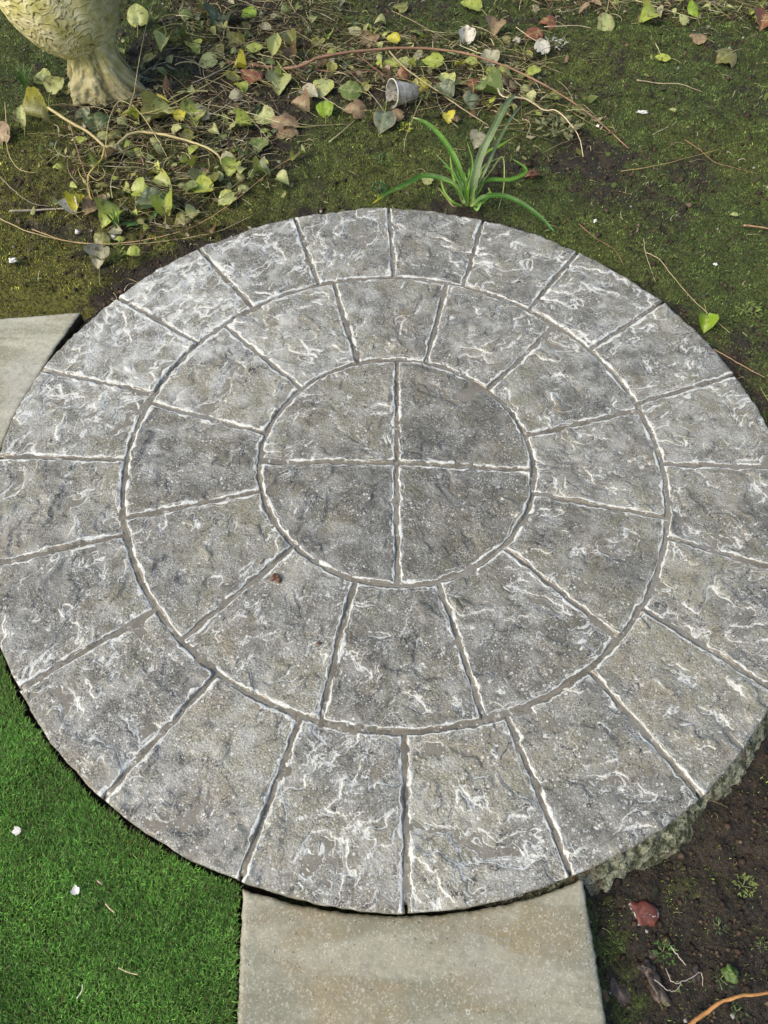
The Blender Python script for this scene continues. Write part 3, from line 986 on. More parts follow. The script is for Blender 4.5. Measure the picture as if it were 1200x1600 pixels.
# small torn leaf fragments
n = 34000
x = rng.uniform(-1.7, 1.6, n); y = rng.uniform(-1.2, 2.45, n)
k = ~covered(x, y) & inview(x, y) & (rng.random(n) < .75 * litter_at(x, y))
x = x[k]; y = y[k]; n = len(x)
s = rng.gamma(2.5, .0022, n) + .002
angs = np.arange(6) * math.pi / 3
V = np.stack([np.cos(angs), np.sin(angs) * .6, .35 * np.cos(angs) ** 2], 1)[None] * s[:, None, None] * rng.uniform(.6, 1.3, (n, 6, 1))
a = rng.uniform(0, 6.28, n); ca, sa = np.cos(a)[:, None], np.sin(a)[:, None]
V = np.stack([V[..., 0] * ca - V[..., 1] * sa, V[..., 0] * sa + V[..., 1] * ca, V[..., 2] + V[..., 0] * rng.normal(0, .5, (n, 1)) + V[..., 1] * rng.normal(0, .5, (n, 1))], -1)
V += np.stack([x, y, ground_z(x, y) + .004 + rng.uniform(0, .006, n)], 1)[:, None]
T = np.array([[0, 1, 2], [0, 2, 3], [0, 3, 5], [3, 4, 5]])
T = (T[None] + (np.arange(n) * 6)[:, None, None]).reshape(-1, 3)
pal = np.array([[.10, .14, .03], [.20, .21, .06], [.12, .07, .035], [.05, .055, .02], [.30, .27, .17], [.06, .035, .02]])
cc = np.repeat(pal[rng.choice(6, n, p=[.2, .15, .2, .2, .08, .17])] * rng.uniform(.6, 1.3, (n, 1)), 6, 0)
o = link('leaf_fragments', mesh_np('leaf_fragments', V.reshape(-1, 3), T, None, None, cc), M_LEAF)
tag(o, 'small torn fragments of decaying leaves mixed into the ground litter', 'leaf litter', kind='stuff')

# ------------------------------------------------------------ leaves
COLS = dict(pale=(.38, .44, .17), lime=(.34, .43, .07), yellow=(.50, .47, .035), green=(.115, .185, .045), dark=(.045, .085, .035),
            grey=(.34, .34, .24), brown=(.145, .085, .04), rust=(.24, .09, .045), tan=(.30, .21, .12), bluish=(.13, .18, .12),
            olive=(.17, .18, .05), white=(.62, .61, .52), bright=(.22, .36, .02))
NAMES = dict(pale='pale green', lime='yellow-green', yellow='bright yellow', green='mid green', dark='dark green', grey='faded greyish',
             brown='dead brown', rust='rusty orange-brown', tan='dry tan', bluish='dull blue-green', olive='olive green', white='whitish', bright='vivid green')


def leaf_mesh(kind, color, seed, curl=.2, bend=.2, fold=.15, ns=9, nt=7):
    """unit leaf: base at the origin, tip towards +Y, length 1"""
    r = random.Random(seed)
    s = np.linspace(0, 1, ns); t = np.linspace(-1, 1, nt)
    Sg, Tg = np.meshgrid(s, t, indexing='ij')
    if kind == 'ivy':
        prof = np.interp(s, [0, .12, .3, .42, .55, .75, .9, 1], [.12, .46, .58, .42, .34, .26, .12, .0])
        shift = np.interp(s, [0, .12, .3, .42, .6, 1], [-.16, -.06, .20, .12, .0, 0])
    elif kind == 'heart':
        prof = np.interp(s, [0, .1, .3, .5, .7, .88, 1], [.14, .40, .50, .48, .34, .15, .0])
        shift = np.interp(s, [0, .1, .3, .6, 1], [-.14, -.08, .0, 0, 0])
    else:
        prof = np.interp(s, [0, .12, .35, .6, .85, 1], [.03, .20, .33, .30, .14, .0]); shift = 0 * s
    asym = 1 + r.uniform(-.16, .16)
    Xl = prof[:, None] * Tg * np.where(Tg > 0, asym, 1 / asym)
    Yl = Sg + shift[:, None] * np.abs(Tg)
    jx = noise(Sg * 3.1 + seed, Tg * 2.3, 5) * .05; Xl = Xl + jx * np.abs(Tg)
    Yl = Yl + .04 * noise(Sg * 4 + seed * 2, Tg * 3, 6) * np.abs(Tg)
    Zl = fold * np.abs(Xl) + curl * Xl ** 2 * 2 - bend * (Yl - .4) ** 2 + .05 * noise(Xl * 4 + seed, Yl * 4, 9) + .03 * np.abs(np.sin(Yl * 9)) * np.abs(Tg)
    V = np.stack([Xl, Yl, Zl], -1).reshape(-1, 3)
    c = np.array(COLS[color]); 
    edge = np.clip((np.abs(Tg) ** 2) * .7 + .4 * noise(Sg * 2 + seed, Tg * 2, 3), 0, 1)[..., None]
    alt = np.array(COLS[r.choice(['yellow', 'olive', 'brown', 'tan'])]) if color in ('pale', 'lime', 'green', 'grey', 'olive', 'bluish') else c * .6
    cc = c * (1 - edge * .55) + alt * edge * .55
    vein = ((np.abs(Tg) < .05)[..., None]) * .35
    cc = cc * (1 - vein) + np.array([.42, .42, .2]) * vein
    return mesh_np('leaf', V, None, grid_faces(ns, nt), None, cc.reshape(-1, 3))


def sweep(pts, rads, sides=6, smooth_n=5, col=(.3, .25, .12), seed=0, jitter=.0):
    """tube along a Catmull-Rom path"""
    P = np.array(pts, float); Rr = np.array(rads, float) if np.ndim(rads) else np.full(len(P), float(rads))
    if len(P) > 2:
        E = np.vstack([2 * P[0] - P[1], P, 2 * P[-1] - P[-2]]); out = []; ro = []
        for i in range(len(P) - 1):
            p0, p1, p2, p3 = E[i:i + 4]
            for k in range(smooth_n):
                t = k / smooth_n
                out.append(.5 * (2 * p1 + (p2 - p0) * t + (2 * p0 - 5 * p1 + 4 * p2 - p3) * t * t + (3 * p1 - p0 - 3 * p2 + p3) * t ** 3))
                ro.append(Rr[i] * (1 - t) + Rr[i + 1] * t)
        out.append(P[-1]); ro.append(Rr[-1]); P = np.array(out); Rr = np.array(ro)
    if jitter:
        s = np.arange(len(P)) * .7
        P = P + jitter * np.stack([noise(s, s * 0 + seed, 1), noise(s, s * 0 + seed + 5.3, 2), .4 * noise(s, s * 0 + seed + 9.1, 3)], 1)
        Rr = Rr * (1 + .22 * noise(s * 1.7, s * 0 + seed + 2.2, 4))
    T = np.gradient(P, axis=0); T /= np.linalg.norm(T, axis=1)[:, None] + 1e-12
    up = np.array([0, 0, 1.]); Sd = np.cross(T, up); nrm = np.linalg.norm(Sd, axis=1)[:, None]
    Sd = np.where(nrm > 1e-3, Sd / np.maximum(nrm, 1e-9), np.array([1., 0, 0])); U = np.cross(Sd, T)
    a = np.arange(sides) * 2 * math.pi / sides
    V = P[:, None] + (Sd[:, None] * np.cos(a)[None, :, None] + U[:, None] * np.sin(a)[None, :, None]) * Rr[:, None, None]
    n = len(P); V = V.reshape(-1, 3)
    i, j = np.meshgrid(np.arange(n - 1), np.arange(sides), indexing='ij')
    A = (i * sides + j).ravel(); B = (i * sides + (j + 1) % sides).ravel()
    Q = np.stack([A, B, B + sides, A + sides], 1)
    V = np.vstack([V, P[:1], P[-1:]])
    T1 = [[n * sides, (k + 1) % sides, k] for k in range(sides)] + [[n * sides + 1, (n - 1) * sides + k, (n - 1) * sides + (k + 1) % sides] for k in range(sides)]
    col = np.array(col)
    cc = np.tile(col, (len(V), 1)) * (1 + .3 * noise(np.arange(len(V)) * .21, np.full(len(V), seed * 1.3), 8))[:, None]
    return V, Q, np.array(T1), cc


def tube(name, pts, rads, mat, parent=None, **kw):
    V, Q, T, C = sweep(pts, rads, **kw)
    return link(name, mesh_np(name, V, T, Q, None, C), mat, parent)


def place_leaf(me, p, size, ang, tilt, tdir, name='ivy_leaf', parent=None):
    o = link(name, me, M_LEAF, parent)
    R = Matrix.Rotation(tdir, 3, 'Z') @ Matrix.Rotation(tilt, 3, 'X') @ Matrix.Rotation(-tdir, 3, 'Z') @ Matrix.Rotation(ang, 3, 'Z')
    M = Matrix.Translation(Vector(p)) @ R.to_4x4() @ Matrix.Scale(size, 4)
    c = M @ Vector((0, .45, 0)) - Vector(p)        # put the middle of the leaf on the point
    M = Matrix.Translation(Vector((p[0] - c.x, p[1] - c.y, p[2] - min(c.z, .0)))) @ R.to_4x4() @ Matrix.Scale(size, 4)
    o.matrix_world = M
    return o


def px_size(px, py):
    a = W(px - 5, py); b = W(px + 5, py); return np.linalg.norm(a - b) / 10


# (px, py, length px, heading deg (0 = pointing up the picture, anticlockwise), kind, colour, tilt, where it is)
LEAVES = [
    (255, 65, 34, 170, 'heart', 'pale', .3, 'notched, upright in the litter right of the bird statue'),
    (305, 72, 30, -150, 'ivy', 'lime', .4, 'pointed, right of the statue foot above the long stem'),
    (323, 95, 36, 100, 'heart', 'pale', .6, 'folded, below the small pointed one right of the statue'),
    (345, 34, 58, 175, 'ivy', 'dark', .2, 'large five-pointed, with a bright green middle at the top left'),
    (398, 76, 36, 95, 'oval', 'lime', .35, 'long, with a hole near its tip, lying sideways'),
    (430, 80, 42, -10, 'oval', 'pale', .8, 'narrow, standing on edge with a long curled stalk'),
    (449, 88, 30, 40, 'ivy', 'brown', .3, 'broad, behind the narrow upright pale leaf'),
    (394, 120, 50, 60, 'oval', 'rust', .3, 'crumpled, bright against the pale litter'),
    (436, 132, 42, 180, 'ivy', 'pale', .4, 'broad triangular, just below the thick arching stem'),
    (280, 180, 24, 10, 'heart', 'yellow', .4, 'small, beside the large pair by the statue'),
    (300, 180, 50, 150, 'heart', 'lime', .5, 'big and round, under the thin forked stem'),
    (368, 150, 26, 180, 'heart', 'grey', .4, 'small and rounded, in the middle of the litter'),
    (240, 182, 58, 120, 'ivy', 'olive', .5, 'large folded, with a brown edge in front of the statue'),
    (258, 178, 34, -60, 'heart', 'pale', .7, 'half-rolled, beside the large folded one in front of the statue'),
    (52, 178, 50, 80, 'heart', 'olive', .45, 'curled over like a roll at the far left'),
    (38, 190, 40, 10, 'oval', 'pale', .9, 'torn, hanging under the curled roll at the far left'),
    (2, 210, 44, 20, 'heart', 'tan', .6, 'cut off by the left border of the picture'),
    (90, 137, 36, -30, 'heart', 'pale', .5, 'paler of a pair beside the statue foot'),
    (66, 125, 34, 60, 'heart', 'green', .4, 'darker of a pair beside the statue foot'),
    (150, 190, 44, 20, 'ivy', 'dark', .3, 'whitish-veined, in front of the statue foot'),
    (133, 178, 26, 30, 'heart', 'bluish', .4, 'small, touching the front of the statue foot'),
    (258, 322, 46, 10, 'heart', 'lime', .4, 'largest upright, with clear veins near the rim of the patio'),
    (232, 318, 50, 95, 'heart', 'dark', .2, 'behind the veined upright leaf near the patio'),
    (124, 318, 34, -20, 'ivy', 'yellow', .4, 'crumpled, at the end of the grey stick'),
    (110, 322, 32, 30, 'heart', 'white', .5, 'withered, left of the crumpled yellow one'),
    (145, 326, 34, -60, 'ivy', 'tan', .4, 'withered, right of the crumpled yellow one'),
    (172, 338, 50, 150, 'ivy', 'lime', .3, 'bright pointed, beside the small grass tuft near the patio'),
    (158, 372, 30, 60, 'heart', 'olive', .4, 'small, just below the bright pointed one'),
    (155, 400, 44, 170, 'ivy', 'grey', .5, 'drooping, close to the bare earth by the patio rim'),
    (207, 394, 24, 100, 'heart', 'lime', .3, 'tiny sprout, nearest to the patio rim'),
    (252, 283, 34, 60, 'ivy', 'pale', .5, 'twisted, above the veined upright leaf'),
    (222, 300, 36, -90, 'ivy', 'lime', .4, 'lying left of the twisted pale one'),
    (320, 285, 52, 170, 'ivy', 'olive', .3, 'broad mottled, above the patio rim'),
    (316, 296, 38, 100, 'heart', 'lime', .3, 'glossy, on top of the broad mottled one'),
    (362, 262, 36, 160, 'heart', 'lime', .4, 'curled, second from the patio top left'),
    (355, 248, 30, 20, 'heart', 'grey', .4, 'rounded, stacked above the curled one'),
    (353, 312, 34, 120, 'heart', 'pale', .4, 'lying on the litter above the patio rim'),
    (405, 228, 34, 170, 'ivy', 'green', .3, 'flat three-pointed, in the middle of the litter'),
    (285, 340, 30, 30, 'ivy', 'olive', .3, 'dull one lying by the edge of the curved vines'),
    (468, 168, 34, 60, 'ivy', 'tan', .5, 'crumbled, left of the plastic cup'),
    (442, 195, 52, 80, 'ivy', 'tan', .3, 'long dry, lying across the litter'),
    (505, 135, 40, 170, 'heart', 'pale', .4, 'with toothed tip, below the arching stem'),
    (545, 140, 40, 80, 'heart', 'green', .4, 'with a yellow rim, left of the plastic cup'),
    (555, 172, 40, 90, 'ivy', 'tan', .4, 'crinkled, below the green rimmed one'),
    (508, 170, 32, 10, 'heart', 'bright', .5, 'edge-on, below the toothed pale one'),
    (484, 145, 34, -120, 'heart', 'grey', .3, 'turned over, beside the toothed pale one'),
    (410, 182, 40, 70, 'ivy', 'pale', .4, 'wavy, in the left of the litter band'),
    (378, 195, 36, 110, 'ivy', 'lime', .4, 'spread, next to the wavy pale one'),
    (598, 188, 44, 170, 'heart', 'bluish', .4, 'whitish-edged, just below the mouth of the cup'),
    (619, 178, 26, 100, 'heart', 'tan', .5, 'rounded, touching the lower edge of the cup'),
    (612, 103, 32, -170, 'ivy', 'lime', .4, 'above the cup and under the arching stem'),
    (633, 100, 30, 160, 'ivy', 'pale', .4, 'paler one right above the cup'),
    (660, 132, 34, 175, 'ivy', 'yellow', .4, 'brightest in the litter, right of the cup'),
    (627, 119, 26, 90, 'heart', 'rust', .4, 'small dark, tucked behind the cup'),
    (675, 95, 36, 80, 'ivy', 'lime', .3, 'spread beneath the arching stem, top middle'),
    (695, 127, 30, 30, 'ivy', 'pale', .3, 'right of the brightest yellow one'),
    (700, 183, 24, -170, 'heart', 'yellow', .4, 'small and lone, above the sedge'),
    (690, 148, 38, 60, 'heart', 'dark', .3, 'in shade right of the yellow one by the cup'),
    (736, 156, 34, 170, 'heart', 'bluish', .6, 'standing, left of the tall folded sedge leaf'),
    (760, 145, 50, 80, 'ivy', 'green', .2, 'large flat, behind the tall folded sedge leaf'),
    (738, 133, 34, 90, 'heart', 'rust', .3, 'half hidden, above the large flat green one'),
    (762, 95, 36, 20, 'heart', 'grey', .4, 'with brown patch, right of the arching stem'),
    (733, 99, 26, 60, 'ivy', 'lime', .3, 'small bright, below the arching stem'),
    (746, 217, 34, 170, 'heart', 'grey', .6, 'papery, in the heart of the sedge'),
    (728, 62, 32, 5, 'heart', 'white', .8, 'cupped like a shell, above the arching stem'),
    (833, 112, 34, 120, 'oval', 'lime', .4, 'in the gap right of the arching stem'),
    (832, 52, 34, 120, 'ivy', 'rust', .3, 'crumpled, beneath the green ivy at the top'),
    (775, 45, 34, 160, 'ivy', 'tan', .4, 'at the left end of the ivy at the top'),
    (866, 150, 30, 80, 'oval', 'green', .3, 'small, alone on the moss right of the sedge'),
    (903, 176, 30, 70, 'oval', 'green', .3, 'second small one alone on the moss'),
    (858, 33, 30, 90, 'ivy', 'rust', .3, 'bright, on dark earth below the ivy'),
    (847, 76, 30, 20, 'heart', 'white', .5, 'withered, on a pale stalk near the top'),
    (945, 36, 50, 175, 'oval', 'pale', .7, 'long hanging, at the top right of the frame'),
    (1014, 24, 38, 130, 'ivy', 'lime', .3, 'broad mottled, at the top right'),
    (1083, 20, 36, 20, 'oval', 'bright', .5, 'smooth round, at the top right'),
    (1133, 88, 40, 130, 'ivy', 'olive', .3, 'flat, on the moss near the right border'),
    (1090, 58, 28, 80, 'heart', 'tan', .3, 'small with a white bit, near the right border'),
    (1037, 90, 28, 80, 'oval', 'lime', .4, 'small on a hooked stalk, on the moss at upper right'),
    (1192, 35, 44, 160, 'ivy', 'rust', .3, 'in the top right corner'),
    (1102, 505, 34, 170, 'heart', 'bright', .5, 'glossy, leaning on the right rim of the patio'),
    (742, 274, 26, 20, 'heart', 'bright', .5, 'tiny, between the sedge leaves'),
    (667, 281, 22, 60, 'heart', 'pale', .3, 'small, lying over a low sedge leaf'),
    (1148, 335, 16, 90, 'oval', 'pale', .2, 'tiny sliver on the moss by the right border'),
    (1052, 172, 14, 90, 'oval', 'pale', .2, 'tiny sliver on the moss at the upper right'),
    (20, 12, 40, 90, 'ivy', 'green', .3, 'in the top left corner behind the statue'),
    (215, 30, 40, 10, 'heart', 'pale', .7, 'just behind the right side of the statue body'),
    (290, 20, 26, 90, 'heart', 'green', .3, 'small, at the top left of the litter'),
    (387, 22, 30, 130, 'ivy', 'bright', .4, 'small bright one on the dark earth at the top'),
    (368, 62, 34, 60, 'ivy', 'olive', .4, 'dim, below the large five-pointed one'),
    (415, 42, 28, 60, 'oval', 'grey', .3, 'slim, on the dark earth at the top'),
    (455, 65, 40, 30, 'oval', 'olive', .6, 'slim pair member near the arching stem'),
    (577, 62, 34, 170, 'heart', 'tan', .4, 'above the start of the arching stem bend'),
    (613, 62, 24, 60, 'heart', 'yellow', .4, 'small, above the arching stem'),
    (553, 52, 24, 60, 'heart', 'grey', .3, 'small, up in the moss at the top middle'),
    (625, 10, 26, 90, 'ivy', 'olive', .3, 'in the moss at the very top middle'),
    (735, 10, 36, 75, 'ivy', 'lime', .3, 'at the very top, left of the ivy patch'),
]
ivy_cache = {}
seed = 1
for (px, py, ln, hd, kind, c, tilt, where) in LEAVES:
    p = G(px, py, .013 + .012 * random.random())
    size = ln * px_size(px, py) * .84
    me = leaf_mesh(kind, c, seed, curl=random.uniform(-.6, 1.1), bend=random.uniform(-.1, .8), fold=random.uniform(.0, .45), ns=13, nt=9); seed += 1
    me.transform(Matrix.Identity(4))
    o = place_leaf(me, p, size, math.radians(hd), tilt * .8, random.uniform(-.5, .5))
    tag(o, f'{NAMES[c]} leaf, {where}', 'leaf')
    if ln >= 28:
        b_ = random.uniform(-.25, .25)
        Vs_, Qs_, Ts_, Cs_ = sweep([(0, .04, 0), (b_ * .3, -.22, -.01), (b_, -.48, -.07), (b_ * 1.8, -.70, -.12)], .016, 5, 4, (.33, .32, .12), seed)
        st_ = bpy.data.objects.new('stalk', mesh_np('stalk', Vs_, Ts_, Qs_, None, Cs_)); st_.data.materials.append(M_TWIG); COL.objects.link(st_); st_.parent = o

# the many leaves nobody would single out, by place
proto = {}
for kd in ('ivy', 'heart', 'oval'):
    for c in ('pale', 'lime', 'green', 'dark', 'grey', 'brown', 'tan', 'olive', 'rust', 'yellow'):
        for v in range(2):
            proto[(kd, c, v)] = leaf_mesh(kd, c, 900 + len(proto), curl=random.uniform(-.8, 1.4), bend=random.uniform(-.3, .9), fold=random.uniform(.0, .6), ns=9, nt=7)
cl = ['pale', 'lime', 'green', 'dark', 'grey', 'brown', 'tan', 'olive', 'rust', 'yellow']
LANDMARKS = [(160, 165, 'the statue foot'), (166, 228, 'the knot of the forked vine'), (60, 326, 'the straight grey stick'), (124, 318, 'the crumpled yellow leaf'),
             (258, 322, 'the veined upright leaf'), (186, 350, 'the thin spiky grass shoot'), (52, 178, 'the rolled-up olive leaf'), (240, 180, 'the big folded olive leaf'),
             (300, 180, 'the big round lime leaf'), (345, 34, 'the large five-pointed dark leaf'), (394, 120, 'the rusty crumpled leaf'), (430, 80, 'the narrow upright pale leaf'),
             (436, 132, 'the broad triangular pale leaf'), (320, 285, 'the broad mottled olive leaf'), (362, 262, 'the curled lime leaf'), (172, 338, 'the bright pointed leaf'),
             (442, 195, 'the long dry tan leaf'), (505, 135, 'the toothed pale leaf'), (555, 172, 'the crinkled tan leaf'), (625, 145, 'the plastic cup'),
             (660, 132, 'the bright yellow leaf'), (728, 62, 'the shell-like white leaf'), (640, 75, 'the crest of the arching stem'), (480, 105, 'the left end of the arching stem'),
             (800, 110, 'the falling end of the arching stem'), (790, 165, 'the tall folded sedge leaf'), (665, 195, 'the arched left sedge leaf'), (860, 170, 'the bleached root'),
             (760, 145, 'the large flat green leaf'), (700, 183, 'the lone small yellow leaf'), (858, 33, 'the rusty leaf under the ivy'), (945, 36, 'the long hanging pale leaf'),
             (1014, 24, 'the broad mottled lime leaf'), (1083, 20, 'the smooth round green leaf'), (1133, 88, 'the flat olive leaf'), (1192, 35, 'the rusty corner leaf'),
             (405, 228, 'the flat three-pointed green leaf'), (340, 15, 'the fan of yellowish grass'), (42, 120, 'the tuft of upright grass'), (155, 400, 'the drooping grey leaf')]
used_labels = set()


def leaf_label(px, py, colour, size):
    cand = sorted(LANDMARKS, key=lambda l: (l[0] - px) ** 2 + (l[1] - py) ** 2)
    for lx, ly, nm in cand:
        dx, dy = px - lx, ly - py; d = math.hypot(dx, dy)
        sec = int(((math.degrees(math.atan2(dy, dx)) + 22.5) % 360) // 45)
        how = ['right of', 'behind and right of', 'behind', 'behind and left of', 'left of', 'ahead and left of', 'in front of', 'ahead and right of'][sec]
        adv = 'close, ' if d < 26 else ('' if d < 60 else 'well ')
        lab = f'small {colour} leaf {adv}{how} {nm}'
        if lab not in used_labels:
            used_labels.add(lab); return lab
    return lab


placed = 0; used_px = [(l[0], l[1]) for l in LEAVES]
while placed < 235:
    px = random.uniform(0, 1200); py = random.uniform(0, 430)
    if py > 110 and px > 860: continue
    p = G(px, py, .008 + .014 * random.random())
    if covered(np.array([p[0]]), np.array([p[1]]))[0] or random.random() > litter_at(p[0], p[1]) ** 1.3: continue
    if min((px - a) ** 2 + (py - b) ** 2 for a, b in used_px) < 11 ** 2: continue
    used_px.append((px, py))
    c = random.choices(cl, [17, 22, 16, 11, 6, 4, 3, 12, 0, 1])[0]
    size = random.uniform(9, 24) * px_size(px, py)
    o = place_leaf(proto[(random.choice(['ivy', 'heart', 'heart', 'oval']), c, random.randint(0, 1))], p, size, random.uniform(0, 6.28), random.uniform(0, .8), random.uniform(0, 6.28))
    if py < 45 and px > 760: g = ('in the ivy patch along the top right border', 'small leaves under the ivy patch')
    elif px < 420 and py > 170: g = ('in the vine tangle between statue and patio', 'small leaves in the vine tangle')
    elif px < 420: g = ('among the stalks around the bird statue', 'small leaves around the statue')
    elif px < 700: g = ('in the litter band left of and around the plastic cup', 'small leaves around the cup')
    else: g = ('in the litter behind and beside the sedge', 'small leaves behind the sedge')
    tag(o, leaf_label(px, py, NAMES[c], size), 'leaf', g[1])
    placed += 1


# ------------------------------------------------------------ vines, stems and twigs
def path(pl, dz):
    if not np.ndim(dz): dz = [dz] * len(pl)
    return [G(a, b, d) for (a, b), d in zip(pl, dz)]


PALE = (.42, .36, .17); BARK = (.26, .15, .09); YEL = (.42, .34, .10); GREY = (.33, .29, .22); RED = (.17, .085, .05); ORANGE = (.48, .24, .08); STRAW = (.50, .42, .24)

vine = empty('ivy_vine', G(166, 228, 0), 'thick bare yellowish vine forking at a knot in front of the bird statue', 'vine')
vl = Vector(vine.location)


def part_tube(root, name, pl, dz, r0, r1, col, sd):
    P = path(pl, dz); n = len(P); rads = [r0 + (r1 - r0) * i / (n - 1) for i in range(n)]
    L = [Vector(p) - Vector(root.location) for p in P]
    return tube(name, [tuple(v) for v in L], rads, M_TWIG, root, col=col, seed=sd, jitter=.002)


part_tube(vine, 'stem', [(75, 168), (105, 188), (140, 208), (164, 230)], [.05, .045, .03, .02], .0045, .0042, PALE, 1)
part_tube(vine, 'stem', [(164, 230), (180, 228), (205, 209), (240, 208), (290, 219), (330, 234), (347, 250)], [.02, .02, .028, .03, .03, .025, .012], .0052, .0028, PALE, 2)
part_tube(vine, 'stem', [(164, 230), (158, 250), (140, 271), (138, 290), (144, 318)], [.02, .02, .02, .015, .01], .0038, .002, YEL, 3)
part_tube(vine, 'tendril', [(165, 228), (170, 190), (180, 165), (190, 158), (215, 172), (245, 215), (262, 248)], [.02, .04, .055, .06, .05, .03, .01], .0016, .0011, PALE, 4)
part_tube(vine, 'tendril', [(108, 190), (118, 225), (130, 262), (140, 290), (150, 318)], [.03, .02, .02, .012, .008], .0022, .0014, BARK, 5)
part_tube(vine, 'tendril', [(137, 290), (125, 272), (121, 258)], [.015, .02, .02], .0014, .0009, YEL, 6)
part_tube(vine, 'tendril', [(138, 272), (152, 282), (164, 272), (160, 262)], [.02, .018, .02, .02], .0012, .0008, PALE, 7)

arch = empty('ivy_vine', G(480, 105, 0), 'long reddish-brown woody stem arching over the litter above the plastic cup', 'vine')
part_tube(arch, 'stem', [(355, 97), (400, 102), (440, 107), (470, 103), (500, 90), (560, 80), (640, 75), (720, 82), (780, 100), (830, 122), (880, 150), (930, 185), (982, 232)],
          [.01, .012, .02, .03, .045, .05, .05, .05, .045, .035, .025, .015, .005], .0062, .0018, BARK, 8)
part_tube(arch, 'branch', [(465, 106), (500, 110), (540, 114), (580, 110), (600, 95)], [.02, .015, .012, .015, .03], .0035, .0018, RED, 9)
part_tube(arch, 'branch', [(608, 80), (635, 108), (680, 140), (720, 168), (763, 196)], [.045, .04, .03, .02, .008], .0026, .0016, (.36, .30, .17), 10)
part_tube(arch, 'branch', [(555, 82), (590, 110), (612, 122)], [.04, .03, .01], .0022, .0015, RED, 11)

